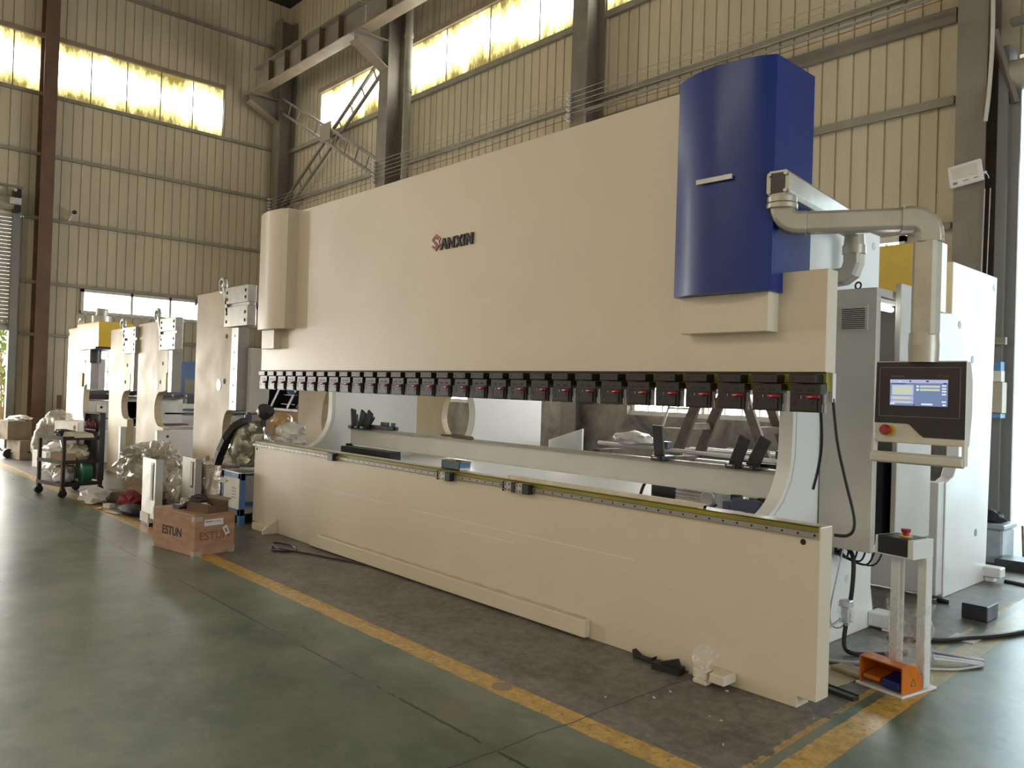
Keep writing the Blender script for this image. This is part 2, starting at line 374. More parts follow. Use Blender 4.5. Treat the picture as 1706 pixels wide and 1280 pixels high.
        if bevel:
            md = o.modifiers.new('edge', 'BEVEL'); md.width = bevel; md.segments = seg; md.limit_method = 'ANGLE'; md.angle_limit = math.radians(40)
        return o

def set_origin(o, loc):
    """move the object's origin to loc without moving the shape (top-level meshes)"""
    o.data.transform(Matrix.Translation(-Vector(loc))); o.location = loc
    ROOT[o.name] = Matrix.Translation(loc); return o

def tag(o, label, cat, group=None, kind=None):
    if label: o['label'] = label
    if cat: o['category'] = cat
    if group: o['group'] = group
    if kind: o['kind'] = kind
    return o

def thing(name, label, cat, loc=(0, 0, 0), rz=0.0, group=None):
    o = bpy.data.objects.new(name, None); COL.objects.link(o); o.location = loc; o.rotation_euler = (0, 0, rz); o.empty_display_size = .1
    ROOT[o.name] = Matrix.Translation(loc) @ Matrix.Rotation(rz, 4, 'Z')
    return tag(o, label, cat, group)

def solo(mb, name, mats, label, cat, group=None, loc=None, **kw):
    o = mb.build(name, mats, **kw)
    if loc is None:
        xs = [v.co for v in o.data.vertices]
        loc = ((min(v.x for v in xs) + max(v.x for v in xs)) / 2, (min(v.y for v in xs) + max(v.y for v in xs)) / 2, min(v.z for v in xs))
    set_origin(o, loc); return tag(o, label, cat, group)

def struct(mb, name, mats, parent=None, **kw):
    o = mb.build(name, mats, parent, **kw)
    if parent is None: o['kind'] = 'structure'; ROOT[o.name] = Matrix.Identity(4)
    return o

def copy_tree(o, parent=None):
    c = o.copy(); COL.objects.link(c); c.parent = parent; ROOT[c.name] = ROOT[o.name].copy()
    for ch in list(o.children): copy_tree(ch, c)
    return c

def text_mesh(name, body, mat_, size, origin, xdir, zdir, parent, depth=.002, shear=0.0, bold=0.0):
    cu = bpy.data.curves.new(name, 'FONT'); cu.body = body; cu.size = size; cu.extrude = depth / 2; cu.shear = shear; cu.offset = bold
    cu.align_x = 'CENTER'; cu.align_y = 'CENTER'
    t = bpy.data.objects.new(name, cu); COL.objects.link(t)
    dg = bpy.context.evaluated_depsgraph_get(); me = bpy.data.meshes.new_from_object(t.evaluated_get(dg))
    bpy.data.objects.remove(t); bpy.data.curves.remove(cu)
    xd, zd = Vector(xdir).normalized(), Vector(zdir).normalized(); nd = xd.cross(zd)
    m = Matrix.Translation(origin) @ Matrix((xd, zd, nd)).transposed().to_4x4()
    me.transform(m); me.transform(ROOT[parent.name].inverted()); me.materials.clear(); me.materials.append(M[mat_])
    o = bpy.data.objects.new(name, me); COL.objects.link(o); o.parent = parent; ROOT[o.name] = ROOT[parent.name]
    return o

# ================================================================ camera
cam = bpy.data.cameras.new('camera'); camo = bpy.data.objects.new('camera', cam); COL.objects.link(camo)
CP = Vector((1.908, -3.929, 1.60))
vx, vy = Vector((-354 - 853, 614.5 - 640, 1317.6)).normalized() * -1, Vector((2290 - 853, 700 - 640, 1317.6)).normalized()
vy = (vy - vx * vx.dot(vy)).normalized(); vz = vx.cross(vy)
# rows of Rw turn (right, down, forward) into world axes
Rw = Matrix((vx, vy, vz))
cr, cd_, cf = Rw.col[0], Rw.col[1], Rw.col[2]
camo.matrix_world = Matrix.Translation(CP) @ Matrix((cr, -cd_, -cf)).transposed().to_4x4()
cam.sensor_width = 36; cam.lens = 36 * 1317.6 / 1706; cam.clip_end = 200
SC.camera = camo

# ================================================================ the hall
XL, YB = -18.9, 6.2
PITCH = 0.2115
floor = struct(MB().box(-24, 9, -13, 9, -.12, 0), 'floor', 'floor')

def sheet_profile(a0, a1):
    """profile of the ribbed sheet along the wall: flat pans with narrow dark grooves between them"""
    pts = [(a0, 0.0)]
    k = math.ceil((a0 + .02) / PITCH)
    while k * PITCH + .02 < a1 - .005:
        c = k * PITCH
        for d, h in ((-.014, 0), (-.010, -.024), (.010, -.024), (.014, 0)):
            if a0 < c + d < a1: pts.append((c + d, h))
        k += 1
    pts.append((a1, 0.0)); return pts
def sheet(mb, wall, a0, a1, z0, z1):
    pr = sheet_profile(a0, a1); b = mb.bm
    for (u0, h0), (u1, h1) in zip(pr, pr[1:]):
        if wall == 'L': q = [(XL + h0, u0, z0), (XL + h1, u1, z0), (XL + h1, u1, z1), (XL + h0, u0, z1)]
        else: q = [(u0, YB - h0, z0), (u1, YB - h1, z0), (u1, YB - h1, z1), (u0, YB - h0, z1)]
        f = b.faces.new([b.verts.new(p) for p in q]); f.material_index = mb.i
    # the sheet's outer skin
    if wall == 'L': mb.box(XL - .06, XL - .03, a0, a1, z0, z1)
    else: mb.box(a0, a1, YB + .03, YB + .06, z0, z1)

ZT = 12.2
w = MB()
sheet(w, 'L', -6.0, 6.2, 9.42, ZT); sheet(w, 'L', 4.42, 6.2, 8.10, 9.42); sheet(w, 'L', -.12, 6.2, 3.72, 8.10); sheet(w, 'L', -6, -.12, 5.25, 8.10)
sheet(w, 'L', -.12, 1.14, 0, 3.72); sheet(w, 'L', 1.14, 6.2, 2.40, 3.14); sheet(w, 'L', 1.14, 1.36, 0, 2.40); sheet(w, 'L', 3.10, 6.2, 0, 2.40); sheet(w, 'L', 1.36, 3.10, 0, 1.2)
sheet(w, 'L', 5.55, 6.2, 3.14, 3.72); sheet(w, 'L', -6, -4.9, 0, 5.25)
struct(w, 'wall_left', 'sheet')
w = MB()
def bay_wall(mb, x0, x1):
    sheet(mb, 'B', x0, x1, 9.35, ZT); sheet(mb, 'B', x0, x1, 3.70, 8.10)
bay_wall(w, XL, -.95)
for a, b_ in ((XL, -16.92), (-13.75, -12.95), (-7.6, -7.04), (-1.62, -.95)): sheet(w, 'B', a, b_, 8.10, 9.35)
for a, b_ in ((XL, -12.4), (-8.35, -6.2), (-2.02, -.95)): sheet(w, 'B', a, b_, 1.40, 3.70)
sheet(w, 'B', -.95, 9, 5.6, ZT); sheet(w, 'B', 1.3, 9, 0, 5.6); sheet(w, 'B', -.95, -.86, 0, 5.6)
struct(w, 'wall_back', 'sheet')
w = MB().box(XL, -12.4, 6.02, 6.19, 0, 1.40).box(-12.4, -8.35, 6.02, 6.19, 0, 1.36).box(-8.35, -6.2, 6.02, 6.19, 0, 1.44).box(-6.2, -2.02, 6.02, 6.19, 0, 1.30).box(-2.02, -.95, 6.02, 6.19, 0, 1.40)
struct(w, 'baseboard_back', 'dado')
w = MB().box(-25, 9, -13, 6.6, ZT, ZT + .1)
struct(w, 'ceiling', 'roof')

struct(MB().box(-25, 9, -13.2, -13, 6.5, ZT), 'front_shade_wall', 'sheet')  # unseen upper band, added to keep light off the upper walls
struct(MB().box(9, 9.2, -13, 6.2, 6.0, ZT), 'right_shade_wall', 'sheet')  # second unseen band, added to darken the upper corner of the hall
# upper daylight bands
def winband(n, wall, a0, a1, z0, z1, step, name=None):
    mb = MB()
    if wall == 'L': mb.box(-.02, 0, 0, a1 - a0, 0, z1 - z0); loc = (XL - .005, a0, z0)
    else: mb.box(0, a1 - a0, 0, .02, 0, z1 - z0); loc = (a0, YB - .0, z0)
    o = mb.build('window_%d' % n, 'winmat'); o.location = loc; o['kind'] = 'structure'; ROOT[o.name] = Matrix.Translation(loc)
    fb = MB(); k = 1
    while k * step < a1 - a0:
        u = a0 + k * step
        if wall == 'L': fb.box(XL - .004, XL + .012, u - .012, u + .012, z0, z1)
        else: fb.box(u - .012, u + .012, YB - .012, YB + .004, z0, z1)
        k += 1
    if wall == 'L': fb.box(XL, XL + .07, a0, a1, z1 - .01, z1 + .10)
    else: fb.box(a0, a1, YB - .09, YB, z1 - .02, z1 + .10)
    fb.build('window_frame', 'girder', o)
    return o
winband(1, 'L', -6, 4.42, 8.14, 9.40, .80)
winband(2, 'B', -16.92, -13.75, 8.12, 9.28, 1.6)
winband(3, 'B', -12.95, -7.6, 8.12, 9.30, 1.42)
winband(4, 'B', -7.04, -1.62, 8.12, 9.30, 1.42)

# low windows
def low_window(n, wall, a0, a1, z0, z1, mull, bars=(), zbars=()):
    mb = MB()
    if wall == 'L': mb.box(XL - .03, XL - .02, a0, a1, z0, z1)
    else: mb.box(a0, a1, YB + .02, YB + .03, z0, z1)
    o = struct(mb, 'window_%d' % n, 'pane')
    f = MB()
    def fr(u0, u1, v0, v1, d=.07):
        if wall == 'L': f.box(XL - .03, XL + d, u0, u1, v0, v1)
        else: f.box(u0, u1, YB - d, YB + .03, v0, v1)
    fr(a0, a1, z0, z0 + .07, .12); fr(a0, a1, z1 - .07, z1); fr(a0, a0 + .07, z0, z1); fr(a1 - .07, a1, z0, z1)
    for u in mull: fr(u - .03, u + .03, z0, z1)
    f.build('window_frame', 'frame_white', o)
    if bars or zbars:
        f = MB()
        for u in bars: fr(u - .009, u + .009, z0, z1, .03)
        for v in zbars: fr(a0, a1, v - .009, v + .009, .03)
        f.build('window_bars', 'girt', o)
    return o
low_window(5, 'L', 1.14, 5.55, 3.14, 3.72, (2.28, 3.2, 4.3))
low_window(6, 'L', 1.36, 3.10, 1.2, 2.40, (2.2,), (1.52, 1.66, 1.80, 1.94, 2.08, 2.36, 2.6, 2.85), (1.78,))
low_window(7, 'B', -12.4, -8.35, 1.36, 3.68, (-11.05, -9.7))
low_window(8, 'B', -6.2, -2.02, 1.30, 3.68, (-4.85, -4.1, -3.5), [-5.9 + .28 * k for k in range(14)], (2.0, 2.7, 3.0))

# purlins (girts) on the walls
def girt(n, wall, a0, a1, z, h=.075, d=.06, m='girt'):
    mb = MB()
    if wall == 'L': mb.box(XL + .012, XL + .03 + d, a0, a1, z - h / 2, z + h / 2)
    else: mb.box(a0, a1, YB - .03 - d, YB - .012, z - h / 2, z + h / 2).box(a0, a1, YB - .045 - d, YB - .031 - d, z - h / 2 - .02, z - h / 2 + .01)
    return struct(mb, 'trim_%d' % n, m)
k = 1
for z, a0, a1 in ((10.92, -6, 6.1), (8.09, -6, 6.1), (6.71, -6, 6.1), (5.24, -.1, 6.1), (3.77, -.1, 6.1), (2.57, -.1, 6.1)):
    girt(k, 'L', a0, a1, z); k += 1
for z, a0, a1, h in ((10.9, XL, 1, .08), (8.06, -18.7, -13.4, .10), (8.06, -12.9, -7.4, .10), (8.06, -7.0, -1.5, .10), (6.66, -18.7, -.95, .07), (5.23, -13, -1.5, .09), (3.74, -13, -1.5, .07)):
    girt(k, 'B', a0, a1, z, h); k += 1
struct(MB().box(-7.0, -1.5, 6.12, 6.165, 6.15, 6.33), 'trim_%d' % k, 'column'); k += 1

# columns: H sections, inner flange towards the hall
def column(x, y, face, label, m, z1=11.6, wd=.34, dp=.45):
    mb = MB()
    if face == 'Y':
        mb.box(x - wd / 2, x + wd / 2, y, y + .025, 0, z1).box(x - .012, x + .012, y + .025, y + dp - .02, 0, z1).box(x - wd / 2, x + wd / 2, y + dp - .025, y + dp, 0, z1)
    else:
        mb.box(x - .025, x, y - wd / 2, y + wd / 2, 0, z1).box(x - dp + .02, x - .025, y - .012, y + .012, 0, z1).box(x - dp, x - dp + .025, y - wd / 2, y + wd / 2, 0, z1)
    o = solo(mb, 'steel_column', m, label, 'column', loc=(x, y, 0)); o['kind'] = 'structure'
    return o
column(-18.45, .27, 'X', 'red-brown steel column beside the roller shutter door', 'column_rust', wd=.28)
column(-18.55, 5.72, 'Y', 'dark steel column in the corner of the hall', 'column', wd=.40)
column(-13.22, 5.72, 'Y', 'steel column carrying the crane girder bracket, with a pale pipe on it', 'column', wd=.36)
column(-7.22, 5.72, 'Y', 'steel column rising behind the white press ram', 'column', wd=.34)
column(-1.19, 5.72, 'Y', 'steel column with the tilted white flood light', 'column', wd=.31)
# jambs beside the right-hand door
struct(MB().box(-.96, -.86, 5.86, 6.14, 0, 5.6).box(-.86, -.765, 5.95, 6.0, 0, 5.4), 'trim_%d' % k, 'sheet_grey'); k += 1

# pipe on the column
mb = MB(); mb.tube([(-12.32, 5.76, 0), (-12.32, 5.76, 11.0)], .085, 12, 1)
for z in (5.6, 6.6, 8.0, 9.2): mb.cyl((-12.32, 5.76, z), (-12.32, 5.76, z + .08), .10)
solo(mb, 'down_pipe', 'girt', 'pale vertical pipe standing beside the girder column', 'pipe')

# crane girder along the back wall
G = thing('crane_girder', 'buff steel crane girder with stiffeners high along the back wall', 'girder', (-14, 5.1, 9.4))
for x0, x1 in ((-18.3, -13.06), (-12.98, -7.0), (-6.95, -1.0)):
    MB().box(x0, x1, 4.93, 5.25, 9.36, 9.385).build('lower_flange', 'girder', G)
    MB().box(x0, x1, 4.93, 5.25, 9.93, 9.955).build('upper_flange', 'column', G)
    MB().box(x0, x1, 5.08, 5.10, 9.385, 9.93).build('web', 'column', G)
    n = int((x1 - x0) / 1.0)
    for i in range(1, n + 1):
        MB().box(x0 + i * (x1 - x0) / (n + 1) - .008, x0 + i * (x1 - x0) / (n + 1) + .008, 4.95, 5.08, 9.385, 9.93).build('stiffener', 'column_rust', G)
for x, where in ((-18.55, 'corner column'), (-13.22, 'column with the pale pipe'), (-7.22, 'column behind the press ram')):
    B = thing('girder_bracket', 'tapered steel bracket holding up the crane girder on the %s' % where, 'bracket', (x, 5.5, 9.0), group='crane girder brackets')
    MB().prism([(5.72, 8.75), (4.95, 9.16), (4.95, 9.355), (5.72, 9.355)], 'X', x - .012, x + .012).build('web', 'column', B)
    MB().box(x - .17, x + .17, 4.92, 5.72, 9.333, 9.357).build('seat_plate', 'column', B)
    MB().bar((x, 5.72, 8.75), (x, 4.93, 9.16), .34, .02).build('lower_flange', 'girder', B)

# laced cross brace in the corner bay
def brace(p0, p1, label):
    p0, p1 = Vector(p0), Vector(p1); d = (p1 - p0).normalized(); up = Vector((0, 1, 0)).cross(d); hh = .17
    T = thing('cross_brace', label, 'brace', (p0 + p1) / 2, group='laced cross braces in the corner bay')
    for s_ in (-1, 1): MB().bar(p0 + up * hh * s_, p1 + up * hh * s_, .06, .06, (0, 1, 0)).build('chord', 'column', T)
    n = 9
    for i in range(1, n + 1):
        c = p0.lerp(p1, i / (n + 1)); MB().bar(c - up * hh, c + up * hh, .035, .02, (0, 1, 0)).build('rung', 'column', T)
    return T
brace((-18.4, 5.80, 9.25), (-13.4, 5.80, 6.55), 'laced steel brace falling from the corner column to the right')
brace((-13.4, 5.93, 9.15), (-18.4, 5.93, 6.35), 'laced steel brace like a ladder rising to the right across the bright window')
solo(MB().box(-16.1, -15.6, 5.75, 5.78, 7.7, 8.15), 'gusset_plate', 'girder', 'steel gusset plate where the two laced braces cross', 'plate')

# bare bus wires on porcelain insulators
for i in range(6):
    z = 6.66 - .088 * i
    mb = MB(); mb.tube([(-18.6, 5.62, z - .02), (-13.3, 5.62, z), (-10.3, 5.62, z - .03), (-7.35, 5.62, z), (-4.2, 5.62, z - .04), (-1.3, 5.62, z)], .006, 6, 3)
    solo(mb, 'bus_wire', 'inkred' if i == 5 else 'wire', ('reddish bare wire, lowest of the six strung along the back wall' if i == 5 else '%s bare wire of the six strung along the back wall' % 'topmost second third fourth fifth'.split()[i]), 'wire', 'wires along the back wall')
ORD = ['topmost', 'second', 'third', 'fourth', 'fifth', 'lowest']
for cx, where in ((-7.36, 'the column behind the press ram'), (-13.40, 'the column with the pale pipe'), (-18.62, 'the corner column')):
    for i in range(6):
        z = 6.66 - .088 * i
        T = thing('insulator', '%s white knob insulator in the row on %s' % (ORD[i], where), 'insulator', (cx, 5.66, z), group='wire insulators')
        MB().cyl((cx, 5.72, z), (cx, 5.60, z), .026, .018, 10).build('knob', 'porcelain', T)
        MB().cyl((cx, 5.665, z), (cx, 5.648, z), .036, .036, 12).build('skirt', 'porcelain', T)
# conduit and drop lines
mb = MB(); mb.tube([(-7.0, 5.68, 6.30), (-4.2, 5.68, 6.30), (-1.2, 5.68, 6.30)], .022, 8, 1); mb.tube([(-7.0, 5.68, 6.30), (-7.02, 5.68, 5.2)], .022, 8, 1)
solo(mb, 'conduit', 'girt', 'pale cable conduit running along the back wall below the wires', 'conduit')

# left roller door
D = struct(MB().box(-18.93, -18.86, -4.9, -.30, 2.64, 2.75).box(-18.86, -18.80, -4.9, -.30, 2.62, 2.70), 'door_1', 'shutter')
sl = MB()
z = 2.75
while z < 5.2:
    sl.prism([(-18.87, z), (-18.83, z + .02), (-18.83, z + .065), (-18.87, z + .085)], 'Y', -4.9, -.30); z += .086
sl.build('shutter_slats', 'shutter', D)
MB().box(-18.92, -18.74, -.31, -.16, 0, 5.25).build('guide_rail', 'sheet_grey', D)
struct(MB().box(-18.92, -18.80, -.16, -.115, 0, 5.2), 'trim_%d' % k, 'column'); k += 1
T = thing('shutter_drive', 'shutter motor with a chain of pulleys over the left roller door', 'motor', (-18.6, -.5, 5.5))
mb = MB().cyl((-18.62, -5, 5.45), (-18.62, -.3, 5.45), .14, n=20); mb.build('drum', 'shutter', T)
MB().box(-18.8, -18.45, -.34, -.22, 5.25, 5.75).build('bracket', 'black', T)
MB().box(-18.44, -18.30, -.98, -.72, 5.36, 5.50).build('motor_body', 'green', T)
MB().box(-18.44, -18.32, -.46, -.24, 5.38, 5.52).build('gear_case', 'alu', T)
MB().bar((-18.4, -6, 5.78), (-18.4, -.2, 5.78), .05, .05).build('tie_bar', 'column', T)
for y in (-.95, -.62, -.35): MB().cyl((-18.4, y, 5.70), (-18.37, y, 5.70), .035).build('pulley', 'alu', T)
T = thing('wall_socket', 'small pale wall socket on the grey strip beside the left door', 'socket', (-18.88, .0, 2.06))
MB().box(-18.80, -18.76, -.29, -.18, 2.02, 2.15).build('plate', 'paper', T); MB().box(-18.765, -18.755, -.27, -.20, 2.04, 2.13).build('face', 'column', T)
# outside the left door
struct(MB().box(-34, -18.95, -12, 4, -.16, -.02), 'outside_ground', 'yard')
struct(MB().box(-34.2, -34, -14, 8, -1, 12), 'outside_sky', 'skyglow')
for i, (x, y, h, m_) in enumerate(((-24, .5, 3.0, 'leaf'), (-27, 1.0, 3.4, 'leaf'))):
    T = thing('shrub', ['sunlit green shrub outside the open left door', 'taller green shrub further out beyond the left door'][i], 'shrub', (x, y, 0))
    f = MB()
    for q in range(140):
        a, r_, zz = rnd.random() * 6.28, rnd.random() ** .5 * .8, .9 + rnd.random() * (h - .9)
        c = Vector((x + math.cos(a) * r_, y + math.sin(a) * r_, zz)); u = Vector((rnd.uniform(-1, 1), rnd.uniform(-1, 1), rnd.uniform(-.6, 1))).normalized() * .16; v_ = u.orthogonal().normalized() * .06
        f.bm.faces.new([f.bm.verts.new(p) for p in (c - u, c - v_, c + u, c + v_)])
    f.build('foliage', m_, T)
    st = MB()
    for q in range(7): st.tube([(x + rnd.uniform(-.1, .1), y + rnd.uniform(-.1, .1), -.02), (x + rnd.uniform(-.5, .5), y + rnd.uniform(-.5, .5), h * rnd.uniform(.4, .8))], .03, 5, 1)
    st.build('stem', 'dryleaf', T)

# right doorway
D = struct(MB().box(-.70, 1.3, 6.22, 6.30, 4.4, 5.6), 'door_2', 'sheet_grey')
mb = MB().cyl((-.86, 5.98, 5.28), (1.3, 5.98, 5.28), .17, n=20); mb.build('shutter_roll', 'shutter', D)
mb = MB(); z = 4.15
while z < 5.1: mb.prism([(6.06, z), (6.02, z + .02), (6.02, z + .065), (6.06, z + .085)], 'X', -.70, 1.3); z += .086
mb.build('shutter_slats', 'shutter', D)
MB().bar((-.86, 5.9, 5.85), (1.3, 5.9, 5.85), .12, .06).build('head_beam', 'column', D)
MB().bar((-.98, 5.74, 5.75), (-.80, 5.9, 4.95), .07, .05).build('strut', 'column', D)
struct(MB().box(-3.0, 9, 10.8, 10.9, -.5, 7), 'outside_glow_backdrop', 'skyblue')  # glowing backdrop standing in for daylight outside the doorway
struct(MB().box(-3, 9, 6.3, 11, -.14, -.02), 'outside_yard', 'yard')
T = thing('straw_bundle', 'small bundle of tan stalks standing by the right doorway', 'bundle', (-.55, 5.85, 0))
for q in range(5): MB().tube([(-.6 + .03 * q, 5.85, 0), (-.63 + .05 * q, 5.9, .34 + .05 * (q % 3))], .012, 5, 1).build('stalk', 'dryleaf', T)

# ================================================================ main press brake
PB = thing('press_brake', 'huge cream white press brake with a blue cover and a row of black tool clamps', 'press brake', (-3.33, .9, 0))
# bed plate with notched lower corners
MB().prism([(-6.655, .955), (0, .955), (0, .06), (-.105, .06), (-.105, 0), (-6.56, 0), (-6.56, .05), (-6.655, .05)], 'Y', 0, .13).build('bed', 'white', PB, bevel=.004)
BED = PB.children[-1]
mb = MB()
for x, z in ((-.095, .868), (-6.60, .868)): mb.cyl((x, -.001, z), (x, .02, z), .016, n=14)
mb.build('bolt_hole', 'hole', BED)
mb = MB()
for (a, b_, z0) in ((-6.5, -3.9, .583), (-3.6, -1.2, .575), (-2.9, -2.3, .50)): mb.box(a, b_, -.0012, .001, z0, z0 + .005)
mb.build('weld_seam', 'white2', BED)
MB().prism([(-5.09, .135), (-1.545, .125), (-1.545, .012), (-5.25, .012)], 'Y', -.055, .002).build('stiffener_plate', 'white', PB, bevel=.006)
mb = MB(); mb.tube([(-5.08 + .07 * i, -.012 + .004 * math.sin(i * 2.3), .131 - .0002 * i + .004 * math.sin(i * 1.7)) for i in range(51)], .012, 6, 1)
mb.build('weld_bead', 'primer', PB)
# yellow strip and guide rail
MB().box(-6.63, -.012, -.006, .002, .929, .957).box(-6.63, -.012, -.006, .03, .953, .959).build('bed_edge_strip', 'olive', PB)
mb = MB().box(-6.655, -.018, -.028, 0, .899, .930)
mb.i = 1
for i in range(74): mb.cyl((-.022 - .0895 * i, -.030, .915), (-.022 - .0895 * i, -.02, .915), .0075, n=10)
mb.build('guide_rail', ['rail', 'hole'], PB, bevel=.003)
def carriage(x0, x1, cap):
    mb = MB().box(x0, x1, -.062, -.026, .884, .948).box(x0, x1, -.066, -.060, .890, .904).box(x0, x1, -.066, -.060, .928, .942)
    mb.i = 1
    for x in (x0 + .02, x1 - .02):
        for z in (.897, .935): mb.cyl((x, -.0685, z), (x, -.06, z), .006, n=8)
    c = mb.build('rail_carriage', ['steel', 'hole'], PB, bevel=.002)
    for a, b_ in cap: MB().box(a, b_, -.070, -.02, .880, .952).build('end_cap', 'blackp', c, bevel=.004)
carriage(-3.155, -3.062, [(-3.062, -2.995), (-3.165, -3.155)])
carriage(-2.365, -2.285, [(-2.376, -2.365), (-2.285, -2.245)])
carriage(-2.245, -2.170, [(-2.170, -2.100)])
MB().box(-4.915, -4.815, -.066, -.01, .885, .957).build('stop_block', 'blackp', PB, bevel=.004)
# ram
MB().prism([(-6.57, 1.752), (0, 1.752), (0, 2.29), (-.33, 2.29), (-.33, 3.30), (-.42, 3.44), (-5.95, 3.44), (-6.2, 3.30), (-6.3, 2.29), (-6.57, 2.29)], 'Y', 0, .11).build('ram', 'white', PB, bevel=.004)
RAM = PB.children[-1]
MB().box(-6.57, 0, -.002, .006, 1.748, 1.756).build('ram_shadow_strip', 'hole', RAM)  # dark strip laid on as the shadow line under the ram edge
MB().box(-6.57, -.002, .012, .10, 1.70, 1.75).box(-6.57, 0, .02, .10, 1.655, 1.70).build('clamp_mount_bar', 'olive', PB)
MB().box(-.02, .004, .075, .11, 1.60, 1.752).build('ram_end_plate', 'white2', PB)
# maker's lettering
LET = {
 'A': [(-3.301, 2.748), (-3.263, 2.841), (-3.238, 2.84), (-3.207, 2.747), (-3.23, 2.749), (-3.25, 2.803), (-3.278, 2.749)],
 'N': [(-3.199, 2.749), (-3.204, 2.841), (-3.182, 2.84), (-3.14, 2.78), (-3.132, 2.839), (-3.111, 2.84), (-3.114, 2.75), (-3.141, 2.749), (-3.175, 2.808), (-3.177, 2.75)],
 'X': [(-3.103, 2.748), (-3.067, 2.792), (-3.102, 2.842), (-3.075, 2.842), (-3.052, 2.812), (-3.035, 2.842), (-3.013, 2.843), (-3.041, 2.802), (-3.016, 2.749), (-3.043, 2.75), (-3.058, 2.777), (-3.078, 2.749)],
 'I': [(-3.006, 2.751), (-3.008, 2.842), (-2.984, 2.842), (-2.982, 2.751)],
 'N2': [(-2.971, 2.752), (-2.971, 2.844), (-2.945, 2.845), (-2.908, 2.793), (-2.905, 2.846), (-2.876, 2.843), (-2.88, 2.751), (-2.908, 2.752), (-2.945, 2.804), (-2.948, 2.751)]}
mb = MB()
for pl in LET.values(): mb.prism(pl, 'Y', -.012, .001)
mb.build('lettering', 'ink', PB)
EB = [(-3.366, 2.889), (-3.297, 2.845), (-3.322, 2.826), (-3.303, 2.79), (-3.362, 2.745), (-3.43, 2.787), (-3.405, 2.804), (-3.426, 2.849)]
ES = [(-3.366, 2.878), (-3.316, 2.848), (-3.334, 2.834), (-3.358, 2.850), (-3.378, 2.838), (-3.314, 2.791), (-3.362, 2.757), (-3.414, 2.787), (-3.396, 2.797), (-3.372, 2.781), (-3.357, 2.790), (-3.414, 2.841)]
mb = MB().prism(EB, 'Y', -.006, .001); mb.i = 1
cx, cz = -3.364, 2.817; mb.prism([(cx + (x - cx) * .93, cz + (z - cz) * .93) for x, z in EB], 'Y', -.009, -.005); mb.i = 0
mb.prism(ES, 'Y', -.013, -.008)
mb.build('emblem', ['red', 'white2'], PB)
# side frames with the round throat
FR0 = [(.13, 0), (1.92, 0), (1.84, .3), (1.84, 2.81), (.45, 2.81), (.45, 2.05), (.56, 1.93), (.64, 1.74), (.66, 1.50), (.655, 1.27), (.62, 1.13), (.54, 1.01), (.44, .935), (.33, .895), (.13, .88)]
def round_off(pl, a, b, n=4):
    out = list(pl[:a])
    for k in range(a, b):
        p0, p1, p2, p3 = (Vector(pl[max(k - 1, a)]), Vector(pl[k]), Vector(pl[k + 1]), Vector(pl[min(k + 2, b)]))
        for t in range(n):
            t /= n; q = 0.5 * (2 * p1 + (p2 - p0) * t + (2 * p0 - 5 * p1 + 4 * p2 - p3) * t * t + (p3 - p0 + 3 * p1 - 3 * p2) * t ** 3); out.append((q.x, q.y))
    return out + list(pl[b:])
FR = round_off(FR0, 5, 14)
for x0, nm in ((-.615, 'r'), (-6.215, 'l')):
    MB().prism(FR, 'X', x0, x0 + .10).build('side_frame', 'white2', PB, bevel=.006)
    s_ = PB.children[-1]
    mb = MB()
    for y, z in ((1.74, 2.72), (1.45, .40)): mb.cyl((x0 + .095, y, z), (x0 + .102, y, z), .028, n=18)
    mb.build('lifting_hole', 'greywhite', s_)
    MB().prism([(.67, 1.74), (.69, 1.5), (.685, 1.26), (.645, 1.11), (.55, .985), (.44, .905), (.44, .90), (.56, .98), (.655, 1.108), (.695, 1.26), (.70, 1.5), (.68, 1.74)], 'X', x0 + .098, x0 + .104).build('throat_seam', 'greywhite', s_)
MB().box(-6.1, -.62, .13, .30, .80, .93).build('bed_ledge', 'white2', PB)
# curved cylinder covers
def cover(x0, x1, z0, z1, mt, yb_hi, zsplit, bulge, handles):
    n = 18; pts = []
    for k in range(n + 1):
        t = k / n; x = x0 + (x1 - x0) * t
        pts.append((x, -.122 - bulge * math.sin(PI * t) ** .8))
    poly = [(x0, .004)] + pts + [(x1, .004)]
    mb = MB().prism(poly, 'Z', z0, zsplit)
    mb.prism([(x0, yb_hi)] + pts + [(x1, yb_hi)], 'Z', zsplit, z1)
    for f in mb.bm.faces:
        nn = f.normal
        f.normal_update()
        if abs(f.normal.z) < .1 and abs(f.normal.x) < .8 and f.calc_center_median().y < -.12: f.smooth = True
    c = mb.build('cylinder_cover', mt, PB)
    for p0, p1, up in handles:
        MB().bar(p0, p1, .012, .026, up).build('handle', 'galv', c)
    return c
cover(-.872, -.252, 2.18, 3.435, 'blue', .293, 2.285, .086, [((-.665, -.225, 2.80), (-.445, -.218, 2.80), (0, 0, 1)), ((-.243, -.03, 2.805), (-.243, .13, 2.805), (0, 0, 1))])
PB.children[-1]['label'] = 'deep blue curved cover on the right cylinder'
cover(-6.432, -5.79, 2.19, 3.45, 'white', .293, 2.285, .066, [])
MB().box(-.83, -.272, -.105, .003, 1.968, 2.182).build('cylinder_base', 'white', PB, bevel=.004)
MB().box(-6.40, -6.10, -.085, .003, 1.985, 2.192).build('cylinder_base', 'white', PB, bevel=.004)
